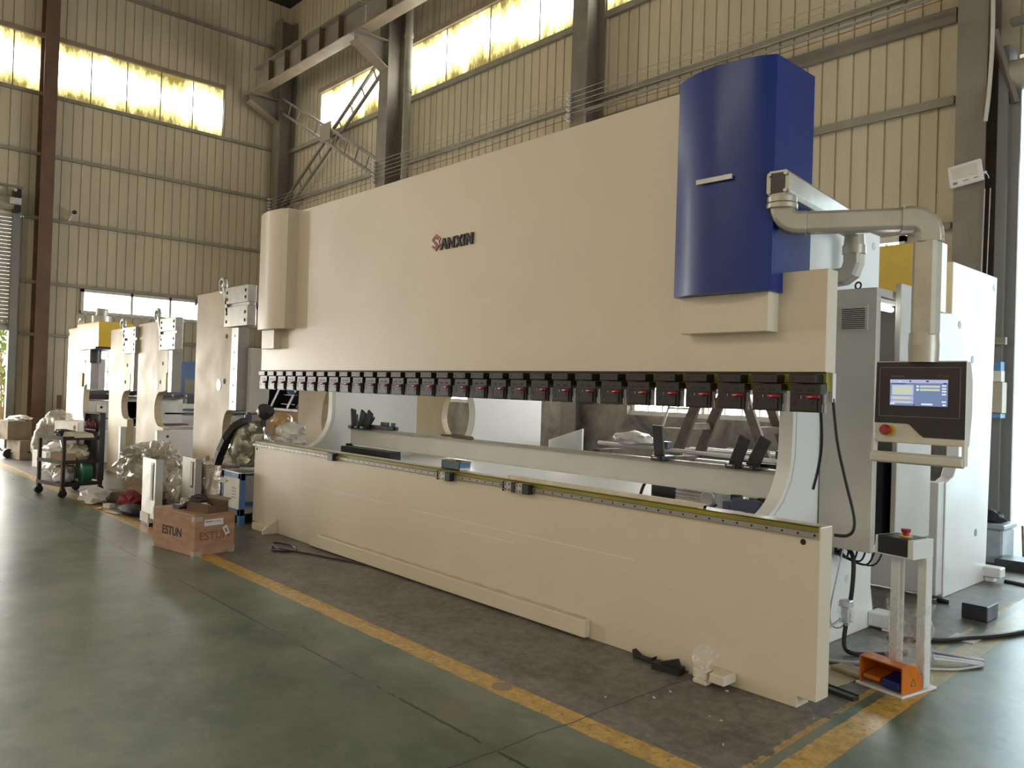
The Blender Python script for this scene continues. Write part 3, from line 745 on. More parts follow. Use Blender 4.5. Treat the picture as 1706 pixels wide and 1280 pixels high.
# tool clamps along the ram
def clamp_proto():
    mb = MB().box(.0, .166, -.052, .012, 1.545, 1.690)
    mb.box(.006, .150, -.060, -.050, 1.552, 1.640)
    mb.i = 1
    for x in (.030, .052, .095, .117): mb.box(x, x + .013, -.0535, -.05, 1.652, 1.664)
    for x in (.028, .125): mb.box(x, x + .008, -.0615, -.058, 1.585, 1.607)
    c = mb.build('tool_clamp', ['black', 'hole'], PB, bevel=.003)
    mb = MB().box(.0, .150, -.072, .012, 1.694, 1.742); mb.i = 1
    for x in (.026, .122): mb.cyl((x, -.0735, 1.718), (x, -.06, 1.718), .0085, n=10)
    mb.build('clamp_block', ['black', 'hole'], c, bevel=.004)
    mb = MB().cyl((.112, -.072, 1.624), (.172, -.078, 1.626), .010, .0085, 10); mb.cyl((.100, -.06, 1.624), (.112, -.072, 1.624), .010, n=8)
    mb.build('lever', 'red', c)
    MB().box(.100, .104, -.062, -.055, 1.612, 1.632).box(.066, .070, -.0625, -.055, 1.615, 1.63).build('indicator', 'steel', c)
    MB().box(.166, .178, -.03, -.018, 1.585, 1.640).box(.160, .168, -.034, -.022, 1.548, 1.585).box(.176, .184, -.03, -.02, 1.545, 1.590).build('catch', 'steel', c)
    MB().box(-.022, -.008, -.004, .018, 1.648, 1.676).build('spacer_tab', 'frame_white', c)
    return c
cl0 = clamp_proto()
for i in range(30):
    c = cl0 if i == 0 else copy_tree(cl0, PB)
    c.location = (-.165 - .2175 * i, 0, 0)
# back gauge
MB().box(-6.02, -.56, .85, .95, .955, 1.115).build('backgauge_beam', 'greywhite', PB, bevel=.003)
BG = PB.children[-1]
MB().box(-6.02, -.56, .84, .96, 1.115, 1.127).box(-5.9, -.6, .87, .90, 1.127, 1.142).build('linear_rail', 'rail', BG)
MB().box(-6.02, -.56, .843, .85, .945, .957).build('lower_lip', 'greywhite', BG)
def finger(x, lean, h, arm=0.0):
    mb = MB()
    mb.box(x - .05, x + .05, .80, .97, 1.128, 1.165)
    b0, b1 = Vector((x, .84, 1.15)), Vector((x + lean, .80, 1.15 + h))
    mb.bar(b0, b1, .022, .085, (1, 0, .2)); mb.bar(b0 + Vector((.0, .02, .02)), b1 + Vector((-.03, .05, -.06)), .05, .03, (1, 0, 0))
    mb.box(x - .04, x + .04, .78, .82, 1.135, 1.165)
    f = mb.build('backgauge_finger', 'darksteel', PB, bevel=.003)
    if arm:
        mb = MB().box(x, x + arm, .86, .93, 1.145, 1.185)
        for q in (.45, .62, .85): mb.box(x + arm * q, x + arm * q + .035, .88, .92, 1.185, 1.225)
        mb.cyl((x + arm, .895, 1.165), (x + arm + .03, .895, 1.165), .02, n=12)
        mb.build('guide_arm', 'darksteel', f, bevel=.003)
    MB().box(x - .02, x + .02, .775, .782, 1.150, 1.158).build('index_mark', 'paper', f)
    return f
finger(-5.93, .04, .20); finger(-5.80, .13, .18); finger(-5.68, .15, .18, .50)
finger(-1.655, .0, .24); finger(-1.03, .10, .20); finger(-.90, .12, .20)
# drives below the beam
MB().box(-6.0, -5.02, .72, .86, .70, .93).build('drive_housing', 'blackp', PB)
mb = MB()
for i in range(26): mb.box(-6.75 + .045 * i, -6.72 + .045 * i, .35, .45, .80, .865)
mb.box(-6.75, -5.6, .36, .44, .81, .845); mb.build('cable_chain', 'chain', PB)
MB().box(-.98, -.62, .62, .80, .74, .93).box(-.9, -.7, .6, .64, .80, .96).build('drive_box', 'navy', PB, bevel=.006)
mb = MB(); mb.tube([(-1.02, .62, .90), (-1.06, .55, .84), (-1.07, .5, .75)], .009, 6, 5); mb.build('drive_cable', 'rubber', PB)
for x in (-6.0, -.8, -1.0): MB().box(x - .03, x + .03, .80, .86, .90, .955).build('beam_bolt', 'blackp', PB)
MB().bar((-3.42, 1.02, .70), (-3.42, 1.93, .835), 3.9, .02, (0, -.1, 1)).build('rear_panel', 'white2', PB)
MB().bar((-5.8, 1.02, .66), (-5.8, 2.0, .80), .75, .02, (0, -.1, 1)).build('rear_panel', 'white2', PB)
MB().bar((-1.0, 1.3, .60), (-1.0, 1.95, .80), .8, .02, (0, -.1, 1)).build('rear_panel', 'white2', PB)
# electric gear motor on the rear panel
GM = MB().cyl((-1.86, 1.15, .87), (-1.66, 1.15, .87), .085, n=18).cyl((-1.90, 1.15, .87), (-1.86, 1.15, .87), .07, n=18).box(-1.84, -1.70, 1.10, 1.2, .93, .985).build('gear_motor', 'blackp', PB)
mb = MB().box(-1.66, -1.40, 1.06, 1.24, .77, .97)
for i in range(7): mb.box(-1.65, -1.42, 1.035, 1.06, .785 + .026 * i, .795 + .026 * i)
mb.build('finned_housing', 'alu', GM)
MB().box(-1.40, -1.30, 1.03, 1.26, .75, .98).cyl((-1.35, 1.03, .87), (-1.35, 1.0, .87), .06, n=16).build('end_bracket', 'alu', GM, bevel=.01)
mb = MB(); mb.tube([(-1.88, 1.12, .93), (-1.98, 1.1, .92), (-2.02, 1.08, .80)], .012, 6, 5); mb.build('motor_cable', 'rubber', GM)
for x0, x1 in ((-2.12, -1.99), (-1.22, -1.12)): MB().box(x0, x1, 1.36, 1.40, .5, .99).build('timber_post', 'ladderwood', PB)
# feet
mb = MB().prism([(-.16, 0), (0, 0), (0, .155), (-.16, .05)], 'X', -6.075, -6.035).box(-6.45, -6.08, -.10, 0, .0, .075)
mb.build('front_foot', 'white', PB, bevel=.004)
mb = MB().box(-.665, -.575, -.125, 0, .03, .085).box(-.665, -.575, -.125, -.06, .0, .03).box(-.56, -.46, -.125, 0, .03, .085).box(-.58, -.555, -.07, 0, .03, .085)
mb.build('front_foot', 'white', PB, bevel=.008)
mb = MB(); mb.grid(lambda u, v: Vector((-.69 + .13 * u + .02 * math.sin(v * 7), -.13 + .13 * v * v + .012 * math.sin(9 * u + 4 * v), .045 + .15 * v - .03 * u)), 10, 12); mb.build('foot_wrap', 'filmthin', PB)
MB().box(-.515, -.36, 1.80, 1.96, .02, .12).box(-.42, -.36, 1.80, 1.87, .0, .02).build('rear_foot', 'white2', PB, bevel=.008)
# cables hanging at the right end
mb = MB(); mb.tube([(0, .09, 1.62), (.015, .12, 1.40), (.045, .16, 1.2), (.085, .18, 1.02), (.085, .18, .94), (.05, .18, .905), (-.01, .17, .90)], .0085, 8); mb.build('cable', 'rubber', PB)
mb = MB(); mb.tube([(-.04, .04, 1.56), (-.06, .10, 1.40), (-.09, .14, 1.27), (-.125, .15, 1.13)], .0085, 8); mb.build('cable', 'rubber', PB)
mb = MB(); mb.cyl((-.52, 1.30, .62), (-.495, 1.30, .62), .045, n=18); mb.build('cable_gland', 'blackp', PB)

# ================================================================ electrical cabinet on the right frame
EC = thing('electrical_cabinet', 'light grey electrical cabinet with louvre grille and open door on the press frame', 'cabinet', (-.34, 1.35, .68))
MB().box(-.508, -.17, 1.0, 1.025, .68, 2.32).box(-.508, -.49, 1.025, 1.72, .68, 2.32).box(-.508, -.17, 1.70, 1.72, .68, 2.32).box(-.49, -.17, 1.025, 1.70, 2.27, 2.32).box(-.49, -.17, 1.025, 1.70, .68, .73).box(-.185, -.17, 1.025, 1.06, .73, 2.27).box(-.185, -.17, 1.32, 1.70, .73, 2.27).build('body', 'cab', EC, bevel=.004)
mb = MB().box(-.395, -.222, .990, 1.0, 2.055, 2.215)
mb.i = 1
for i in range(11): mb.prism([(.990, 2.072 + .0122 * i), (.978, 2.070 + .0122 * i), (.990, 2.080 + .0122 * i)], 'X', -.385, -.235)
mb.i = 2
for i in range(11): mb.box(-.385, -.235, .9885, .9895, 2.0665 + .0122 * i, 2.0705 + .0122 * i)
mb.build('louvre_grille', ['cab', 'cab', 'hole'], EC)
MB().ring((-.335, 1.10, 2.352), (.3, 1, 0), .022, .006).cyl((-.335, 1.10, 2.31), (-.335, 1.10, 2.335), .012).build('lifting_eye', 'darksteel', EC)
MB().box(-.48, -.47, 1.03, 1.69, 1.25, 2.2).build('mount_plate', 'mint', EC)
MB().box(-.47, -.44, 1.04, 1.09, 1.3, 2.15).box(-.46, -.19, 1.285, 1.31, 1.66, 1.68).build('cable_duct', 'mint', EC)
MB().box(-.47, -.2, 1.03, 1.69, .74, 1.24).build('shade_block', 'blackp', EC)  # solid black block standing in for shade in the lower cabinet
MB().cyl((-.21, 1.05, 2.21), (-.21, 1.31, 2.21), .017, n=12).build('lamp_tube', 'tube', EC)
MB().box(-.235, -.185, 1.05, 1.31, 2.235, 2.262).build('lamp_holder', 'paper', EC)
mb = MB()
for i in range(30): mb.box(-.192, -.180, 1.062, 1.074, 1.42 + .026 * i, 1.434 + .026 * i)
mb.build('slotted_post', 'darksteel', EC)
MB().box(-.15, -.115, 1.225, 1.79, .72, 2.365).build('door', 'cab', EC, bevel=.004)
MB().box(-.117, -.108, 1.30, 1.34, 1.45, 1.6).build('door_handle', 'blackp', EC.children[-1])
MB().cyl((-.508, 1.03, 1.86), (-.495, .985, 1.86), .05, n=16).build('side_knob', 'blackp', EC)

# ================================================================ pendant arm and console
PA = thing('pendant_console', 'beige swivel arm carrying the black touch screen console in front of the cabinet', 'control console', (-.35, 1.1, 2.45))
E1, K1 = Vector((.372, .25, 2.535)), Vector((-.152, -.04, 2.535))
dr = (K1 - E1).normalized()
def rbox_tube(mb, pts, w, h, up):
    """rectangular tube with rounded bends swept through pts"""
    rings = []
    pts = [Vector(p) for p in pts]; upv = Vector(up)
    for k, p in enumerate(pts):
        d = (pts[min(k + 1, len(pts) - 1)] - pts[max(k - 1, 0)]).normalized()
        sd = upv.normalized(); v = d.cross(sd).normalized()
        c = .3; q = [(-1, -1 + c), (-1, 1 - c), (-1 + c, 1), (1 - c, 1), (1, 1 - c), (1, -1 + c), (1 - c, -1), (-1 + c, -1)]
        rings.append([mb.bm.verts.new(p + sd * a * w / 2 + v * b_ * h / 2) for a, b_ in q])
    fs = []
    for A, B in zip(rings, rings[1:]):
        for j in range(8): fs.append(mb.bm.faces.new((A[j], A[(j + 1) % 8], B[(j + 1) % 8], B[j])))
    fs += [mb.bm.faces.new(rings[0][::-1]), mb.bm.faces.new(rings[-1])]
    mb._tag(fs); return mb
side = dr.cross(Vector((0, 0, 1))).normalized()
ptsA = [K1 + dr * .085 + Vector((0, 0, .10))] + [K1 + dr * (.085 - .085 * (1 - math.cos(a * PI / 12))) + Vector((0, 0, .085 - .085 * math.sin(a * PI / 12))) for a in range(7)] + [K1 - dr * .04]
rbox_tube(MB(), ptsA, .105, .115, side).build('arm_elbow', 'arm', PA, bevel=.003)
rbox_tube(MB(), [K1 - dr * .04, E1 + dr * .10], .10, .11, side).build('front_arm', 'arm', PA, bevel=.003)
ptsB = [E1 + dr * .11] + [E1 + dr * (.065 - .085 * math.sin(a * PI / 12)) + Vector((0, 0, -.085 * (1 - math.cos(a * PI / 12)))) for a in range(7)] + [E1 - dr * .02 + Vector((0, 0, -.12))]
rbox_tube(MB(), ptsB, .112, .122, side).build('arm_elbow', 'arm', PA, bevel=.003)
mb = MB().cyl(E1 + dr * .105 - Vector((0, 0, 0)) + side * -.06 + Vector((0, 0, .055)), E1 + dr * .105 + side * .06 + Vector((0, 0, .055)), .008, n=8)
mb.cyl(E1 - dr * .07 + side * -.05 + Vector((0, 0, -.10)), E1 - dr * .07 + side * .05 + Vector((0, 0, -.10)), .010, n=8)
mb.build('joint_screw', 'galv', PA)
PX_ = E1.x + .012
rbox_tube(MB(), [(PX_, .255, 2.42), (PX_, .255, 1.95)], .105, .115, (0, 1, 0)).build('drop_tube', 'arm', PA, bevel=.003)
MB().cyl((PX_ - .005, .26, 1.962), (PX_ - .005, .26, 1.90), .069, .073, 20).cyl((PX_ - .005, .26, 1.90), (PX_ - .005, .26, 1.815), .073, .070, 20).build('swivel_collar', 'arm', PA)
KT = K1 + dr * .085
mb = MB().cyl(KT + Vector((0, 0, .075)), KT + Vector((0, 0, .103)), .082, n=20).cyl(KT + Vector((0, 0, .106)), KT + Vector((0, 0, .14)), .078, n=20)
mb.build('swivel_flange', 'arm', PA, bevel=.003)
A0, A1 = KT + Vector((0, 0, .205)), Vector((-.385, 1.12, 2.74))
rbox_tube(MB(), [A0 + (A0 - A1).normalized() * .06, A1], .125, .135, (A0 - A1).cross(Vector((0, 0, 1)))).build('rear_arm', 'arm', PA, bevel=.003)
fd = (A0 - A1).normalized(); fs_ = fd.cross(Vector((0, 0, 1))).normalized(); fp = A0 + fd * .062
mm = Matrix((fd, fs_, Vector((0, 0, 1)))).transposed()
MB().obox(fp, .006, .075, .105, mm).build('end_cover', 'blackp', PA)
mb = MB()
for a in (-1, 1):
    for b_ in (-.045, .045): mb.cyl(fp + fs_ * a * .043 + Vector((0, 0, b_)), fp + fs_ * a * .043 + Vector((0, 0, b_)) + fd * .012, .010, n=10)
mb.build('bolt', 'steel', PA)
BPt = A1 + Vector((.0, .02, 0))
MB().cyl(BPt + Vector((0, 0, -.05)), BPt + Vector((0, 0, -.12)), .06, .066, 20).cyl(BPt + Vector((0, 0, -.12)), BPt + Vector((0, 0, -.175)), .072, n=20).build('base_flange', 'arm', PA)
rbox_tube(MB(), [BPt + Vector((0, 0, -.17)), BPt + Vector((0, 0, -.23)), BPt + Vector((-.02, 0, -.29)), BPt + Vector((-.06, 0, -.315)), (-.508, BPt.y, BPt.z - .32)], .11, .11, (0, 1, 0)).build('base_elbow', 'arm', PA, bevel=.003)
# console
CY = .25; cx0, cx1, cz0, cz1 = .150, .583, 1.405, 1.822
CB = MB().prism([(CY, cz0), (CY + .055, cz0), (CY + .085, 1.56), (CY + .085, 1.72), (CY + .05, cz1), (CY, cz1)], 'X', cx0, cx1).build('console_housing', 'console', PA, bevel=.004)
CB['label'] = 'beige console housing'
MB().prism([(cx0 + .006, cz1 - .006), (cx1 - .004, cz1 - .006), (cx1 - .004, 1.440), (.392, 1.440), (.372, 1.455), (.325, 1.500), (.312, 1.505), (cx0 + .001, 1.505)], 'Y', CY - .004, CY + .004).build('black_front', 'blackp', PA)
BF = PA.children[-1]
def rect_outline(mb, x0, x1, z0, z1, y, t):
    mb.box(x0, x1, y, y + .002, z0, z0 + t).box(x0, x1, y, y + .002, z1 - t, z1).box(x0, x0 + t, y, y + .002, z0, z1).box(x1 - t, x1, y, y + .002, z0, z1)
mb = MB(); rect_outline(mb, .172, .556, 1.540, 1.790, CY - .006, .0022); mb.build('bezel_line', 'inkgrey', BF)
sx0, sx1, sz0, sz1 = .226, .500, 1.596, 1.728
SCN = MB().box(sx0, sx1, CY - .0065, CY - .003, sz0, sz1).build('screen', 'screen', PA)
W_, H_ = sx1 - sx0, sz1 - sz0
def ui(mb, u0, u1, v0, v1, dy=.0072): mb.box(sx0 + u0 * W_, sx0 + u1 * W_, CY - dy, CY - .006, sz1 - v1 * H_, sz1 - v0 * H_)
mb = MB(); ui(mb, 0, 1, 0, .13); ui(mb, .03, .42, .20, .60); ui(mb, .02, .42, .63, .78); ui(mb, .02, .42, .80, .92); mb.build('screen_panels', 'ui_lilac', SCN)
mb = MB(); ui(mb, .055, .40, .24, .57, .0078); ui(mb, .05, .37, .655, .745, .0078); ui(mb, .06, .37, .825, .90, .0078); ui(mb, .53, .87, .215, .30, .0078); ui(mb, .53, .87, .34, .425, .0078); mb.build('screen_fields', 'ui_pale', SCN)
mb = MB()
for v in (.20, .31, .41, .52, .80): ui(mb, .905, .975, v, v + .05, .0078)
ui(mb, .47, .51, .22, .29, .0078); ui(mb, .47, .51, .345, .42, .0078); ui(mb, .56, .75, .90, .955, .0078); ui(mb, .01, .09, .90, .95, .0078); ui(mb, .92, .97, .91, .97, .0078)
ui(mb, .15, .20, .06, .085, .0078); mb.build('screen_icons', 'ui_white', SCN)
mb = MB(); ui(mb, .03, .28, .155, .175, .0078); ui(mb, .345, .375, .035, .085, .0078); ui(mb, .635, .68, .035, .085, .0078); ui(mb, .925, .985, .12, .155, .0078); ui(mb, .42, .445, .95, .985, .0078); mb.build('screen_marks', 'ui_dark', SCN)
text_mesh('console_lettering', 'Automation', 'inkgrey', .0135, (.262, CY - .0055, 1.7445), (1, 0, 0), (0, 0, 1), BF)
text_mesh('model_lettering', 'HMI 160T', 'inkred', .0135, (.478, CY - .0055, 1.7445), (1, 0, 0), (0, 0, 1), BF)
ES_ = MB().cyl((.226, CY, 1.466), (.226, CY - .012, 1.466), .030, n=22).build('button_ring', 'yellow', PA)
MB().cyl((.220, CY - .01, 1.468), (.216, CY - .035, 1.470), .018, .018, 18).cyl((.216, CY - .03, 1.470), (.214, CY - .045, 1.471), .028, .024, 22).build('emergency_stop', 'red', ES_, bevel=.002)
HB = MB().box(cx0 - .004, cx0 + .006, CY - .02, CY + .03, 1.318, cz0 + .02).build('handle_bracket', 'console', PA)
MB().box(cx1 - .010, cx1 + .002, CY - .02, CY + .03, 1.312, cz0 + .02).build('handle_bracket', 'console', PA)
MB().prism([(CY - .035, 1.345), (CY - .01, 1.36), (CY + .03, 1.35), (CY + .035, 1.325), (CY, 1.30), (CY - .03, 1.31)], 'X', cx0 - .008, cx1 - .002).build('handle_bar', 'console', PA, bevel=.004)

# ================================================================ foot pedal stand
PS = thing('pedal_stand', 'white two-legged stand with a stop button on top and orange pedal at its foot', 'control stand', (.09, .77, 0), -.177)
L = dict(local=True)
MB().box(-.142, .142, -.17, .17, .0, .014).build('base_plate', 'white2', PS, bevel=.003, **L)
for x in (-.066, .096): MB().box(x - .027, x + .027, .07, .13, .014, .74).build('leg', 'white2', PS, bevel=.004, **L)
MB().box(-.128, .104, -.035, .165, .735, .842).build('button_box', 'white2', PS, bevel=.003, **L)
BB = PS.children[-1]
MB().box(-.108, .070, -.039, -.034, .745, .840).box(-.108, .070, -.036, .145, .841, .845).build('black_label', 'blackp', BB, **L)
MB().cyl((.0, .06, .843), (.0, .06, .852), .035, n=20).build('button_ring', 'yellow', BB, **L)
MB().cyl((.0, .06, .85), (.0, .06, .872), .018, n=18).cyl((.0, .06, .868), (.0, .06, .888), .024, .027, 18).build('stop_button', 'red', BB, **L)
PE = MB().prism([(-.105, .016), (-.105, .150), (-.095, .158), (.02, .150), (.085, .07), (.085, .016), (.078, .016), (.078, .068), (.016, .142), (-.097, .148), (-.097, .016)], 'X', -.128, .128).build('pedal_guard', 'orange', PS, bevel=.003, **L)
# side cheeks open towards the front
PE.data.transform(Matrix.Translation((0, -.045, 0)))
for x in (-.132, .120):
    MB().prism([(-.150, .016), (-.150, .160), (-.085, .168), (-.02, .152), (.04, .075), (.04, .016)], 'X', x, x + .010).build('guard_cheek', 'orange', PS, bevel=.002, **L)
bpy.data.objects.remove(PE)
MB().prism([(-.150, .163), (-.085, .170), (-.02, .154), (.04, .077), (.04, .016), (.032, .016), (.032, .072), (-.026, .146), (-.087, .160), (-.150, .154)], 'X', -.126, .124).build('pedal_guard', 'orange', PS, bevel=.002, **L)
MB().prism([(-.145, .045), (-.14, .062), (-.02, .080), (-.02, .03), (-.12, .03)], 'X', -.112, -.01).build('pedal', 'orange', PS, bevel=.003, **L)
MB().prism([(-.155, .035), (-.15, .070), (-.02, .095), (-.02, .03), (-.13, .02)], 'X', .005, .112).build('pedal', 'dkblue', PS, bevel=.006, **L)
PS.children[-1]['label'] = 'dark blue right pedal'
mb = MB().prism([(-.07, .05), (-.025, .05), (-.0475, .092)], 'X', .1298, .1306); mb.i = 1
mb.prism([(-.062, .054), (-.033, .054), (-.0475, .083)], 'X', .1304, .131); mb.i = 0
mb.box(.1308, .1314, -.0495, -.0455, .058, .074)
mb.build('warning_triangle', ['ink', 'yellow'], PS, **L)
mb = MB(); mb.grid(lambda u, v: Vector((-.10 + .235 * u, .065 + .02 * math.sin(u * 9 + v * 4) * .6 - .01, .07 + (.40 + .06 * math.sin(u * 8)) * v)), 22, 22)
mb.grid(lambda u, v: Vector((-.102 + .012 * math.sin(v * 17), .06 + .08 * u, .05 + .42 * v)), 6, 20); mb.grid(lambda u, v: Vector((.128 + .012 * math.sin(v * 21), .06 + .08 * u, .02 + .46 * v)), 6, 20)
mb.build('leg_wrap', 'filmthin', PS, **L)

# ================================================================ neighbouring frame behind the cabinet
NB = thing('neighbour_press', 'white press frame standing behind the grey cabinet, with a yellow tank', 'press frame', (-.55, 3.7, 0))
MB().prism([(3.24, 0), (4.28, 0), (4.30, .15), (4.42, 2.82), (3.27, 2.82), (3.27, 2.38), (2.96, 2.36), (2.98, 1.72), (3.35, 1.62), (3.52, 1.42), (3.52, 1.15), (3.40, 1.0), (3.24, .955)], 'X', -.605, -.505).build('side_frame', 'white2', NB, bevel=.005)
NS = NB.children[-1]
mb = MB()
for y, z, r in ((4.34, 2.72, .034), (3.46, 2.30, .034), (3.80, 2.02, .034), (4.00, .47, .034), (3.5, 1.72, .012)): mb.cyl((-.51, y, z), (-.503, y, z), r, n=18)
mb.build('frame_hole', 'darksteel', NS)
MB().box(-3.4, -.515, 3.10, 3.23, .03, .965).build('bed', 'greywhite', NB, bevel=.005)
mb = MB().cyl((-.62, 3.098, .85), (-.62, 3.12, .85), .028, n=16); mb.build('bolt_hole', 'hole', NB.children[-1])
MB().box(-1.02, -.505, 2.90, 3.13, 2.37, 2.945).build('tank', 'yellow', NB, bevel=.006)
NB.children[-1]['label'] = 'yellow box tank'
MB().box(-.72, -.60, 3.13, 3.27, 2.90, 3.05).build('tank_bracket', 'greywhite', NB)
MB().box(-.53, -.36, 4.22, 4.36, .05, .14).box(-.5, -.42, 4.25, 4.33, 0, .05).build('rear_foot', 'white2', NB, bevel=.008)
# small rear machines seen through the gap
T = thing('rear_press', 'bright white press frame with a round throat, standing behind the back gauge', 'press frame', (-5.65, 2.8, 0))
MB().prism(round_off([(1.95, 0), (3.5, 0), (3.5, 2.5), (2.2, 2.5), (2.2, 1.62), (2.30, 1.52), (2.345, 1.35), (2.33, 1.15), (2.25, 1.0), (2.1, .93), (1.95, .92)], 4, 10), 'X', -5.72, -5.60).build('side_frame', 'white2', T, bevel=.005)
MB().box(-7.9, -5.62, 1.97, 2.07, .02, .93).build('bed', 'white2', T)
T = thing('rear_press', 'cream press frame left of the bright white one behind the back gauge', 'press frame', (-6.9, 2.5, 0))
MB().prism(round_off([(-7.12, 0), (-5.95, 0), (-5.95, .90), (-6.2, .93), (-6.40, 1.05), (-6.48, 1.22), (-6.44, 1.42), (-6.33, 1.56), (-6.1, 1.66), (-6.1, 2.6), (-7.12, 2.6)], 2, 8), 'Y', 2.50, 2.60).build('side_frame', 'primer', T, bevel=.005)
T = thing('leaning_board', 'pale panel leaning behind the white press throat with a small plug hanging on it', 'panel', (-7.6, 4.5, 0))
MB().bar((-8.05, 4.3, 0), (-7.55, 4.5, 1.6), .38, .03, (0, 1, 0)).build('panel', 'greywhite', T)
MB().cyl((-7.35, 4.1, 1.20), (-7.35, 4.1, 1.30), .05, n=12).build('plug', 'blackp', T); mb = MB(); mb.tube([(-7.35, 4.1, 1.29), (-7.45, 4.1, 1.34), (-7.6, 4.1, 1.26), (-7.5, 4.1, 1.20)], .012, 6, 5); mb.build('plug_lead', 'rubber', T)

# ================================================================ row of unfinished press frames on the left
def ring_hook(mb, x, z, y0, y1, R=.085):
    """lifting eye: a flat lug with a round hole at its raised end"""
    n = 16
    for (a, b_) in ((y0, y1),):
        mb.ring((x, (a + b_) / 2, z), (0, 1, 0), R, (b_ - a) / 2 * .9, 18, 8)
        mb.bar((x + R * .8, (a + b_) / 2, z - R * .4), (x + .22, (a + b_) / 2, z - .36), b_ - a, .05, (1, 0, .5))
def press_frame(label, poly, y, hook, block, guide, bedx, bedz, tank=None, notes=()):
    xs = [p[0] for p in poly]
    T = thing('unfinished_press', label, 'press frame', ((min(xs) + max(xs)) / 2, y, 0), group=None)
    MB().prism(poly, 'Y', y, y + .10).build('side_frame', 'primer', T, bevel=.006)
    S = T.children[-1]
    mb = MB(); ring_hook(mb, hook[0], hook[1], y - .06, y + .0); mb.build('lifting_eye', 'galv', T)
    if block:
        x0, x1, z0, z1 = block; zm = z0 + (z1 - z0) * .54
        mb = MB().box(x0, x1, y - .06, y + .05, zm + .02, z1).box(x0, x1, y - .06, y + .05, z0, zm - .02).box(x0 + .02, x1 - .02, y - .03, y + .05, zm - .03, zm + .03)
        mb.i = 1
        for x in (x0 + .07, x1 - .07):
            for z in (z0 + .25 * (zm - z0), z0 + .62 * (zm - z0), zm + .35 * (z1 - zm), zm + .72 * (z1 - zm)): mb.cyl((x, y - .066, z), (x, y - .05, z), .022, n=10)
        mb.build('guide_block', ['steel', 'hole'], T, bevel=.004)
    gx0, gx1, gz0, gz1 = guide
    mb = MB().box(gx0, gx1, y - .02, y + .12, gz0, gz1); mb.i = 1
    nb = 5
    for i in range(nb): mb.cyl(((gx0 + gx1) / 2, y - .022, gz0 + (gz1 - gz0) * (i + .5) / nb), ((gx0 + gx1) / 2, y, gz0 + (gz1 - gz0) * (i + .5) / nb), .014, n=8)
    mb.build('guide_rail', ['rail', 'hole'], T)
    mb = MB().box(bedx - .10, bedx, y - .09, y + 1.6, .02, bedz); mb.build('bed', 'greywhite', T, bevel=.005)
    mb = MB().cyl((bedx - .004, y + .06, bedz - .09), (bedx + .003, y + .06, bedz - .09), .02, n=12); mb.build('bolt_hole', 'hole', T.children[-1])
    for kind, x, z, r in notes:
        mb = MB().cyl((x, y - .004, z), (x, y + .01, z), r, n=14)
        mb.build('frame_hole', 'hole' if kind == 'h' else 'greywhite', S)
    if tank:
        x0, x1, z0, z1 = tank
        MB().box(x0, x1, y - .12, y + .45, z0, z1).build('tank', 'yellow', T, bevel=.008)
        MB().box(x0 - .02, x1 - .1, y - .14, y + .4, z0 - .035, z0).build('tank_base', 'darksteel', T)
        MB().cyl((x0 + .75, y + .1, z1), (x0 + .75, y + .1, z1 + .14), .16, n=16).cyl((x0 + .75, y + .1, z1 + .14), (x0 + .78, y + .1, z1 + .27), .10, n=12).build('filler_cap', 'galv', T)
        MB().cyl(((x0 + x1) / 2 - .1, y + .05, z0 - .28), ((x0 + x1) / 2 - .1, y + .05, z0 - .03), .10, n=12).build('piston_rod', 'darksteel', T)
    return T
def throat(poly_top, xf, z_top, xb, z_bot, xl, n=9):
    """half round throat between (xf, z_top) and (xf, z_bot) reaching back to xb"""
    pts = []
    for k in range(n + 1):
        a = PI / 2 - PI * k / n
        pts.append((xf - (xf - xb) * max(0, math.cos(a)) ** .55, (z_top + z_bot) / 2 + (z_top - z_bot) / 2 * math.sin(a)))
    return pts
def frame_poly(xl, zt, xu, zs, xlw, zt0, xb, zb, xbed):
    return [(xl, 0), (xl - .02, zt), (xu, zt + .02), (xu, zs), (xlw, zs - .005), (xlw, zt0)] + throat(None, xlw - .06, zt0 - .02, xb, zb + .02, xl) + [(xbed, zb), (xbed, 0)]
press_frame('largest cream press frame with a steel guide block, beside the blue cart',
            frame_poly(-9.12, 2.80, -7.95, 1.86, -7.80, 1.28, -8.14, .64, -7.75), .23, (-8.20, 2.86), (-8.06, -7.37, 2.31, 2.81), (-7.90, -7.70, 1.26, 2.30), -7.62, .60,
            notes=(('h', -8.10, 2.20, .03), ('h', -8.12, 1.62, .035), ('g', -8.30, 1.57, .08), ('h', -9.20, 2.70, .04)))
press_frame('cream press frame with a steel block, second to the left of the main press',
            frame_poly(-11.55, 2.50, -10.20, 1.72, -10.25, 1.46, -10.72, .88, -10.30), .23, (-10.62, 2.60), (-10.43, -9.78, 2.06, 2.53), (-10.12, -9.98, 1.44, 2.05), -10.28, .86,
            notes=(('h', -10.42, 1.86, .03), ('h', -10.5, 1.58, .03), ('g', -10.66, 1.54, .07), ('h', -11.58, 2.42, .04)))
press_frame('cream press frame half hidden between the yellow-tank frame and the one beside it',
            frame_poly(-13.05, 2.46, -11.86, 1.70, -11.93, 1.44, -12.35, .92, -12.0), .23, (-12.30, 2.52), (-12.20, -11.55, 2.03, 2.46), (-11.82, -11.70, 1.42, 2.03), -12.02, .82,
            notes=(('h', -12.1, 1.84, .03), ('h', -12.18, 1.56, .03), ('g', -12.33, 1.52, .07)))
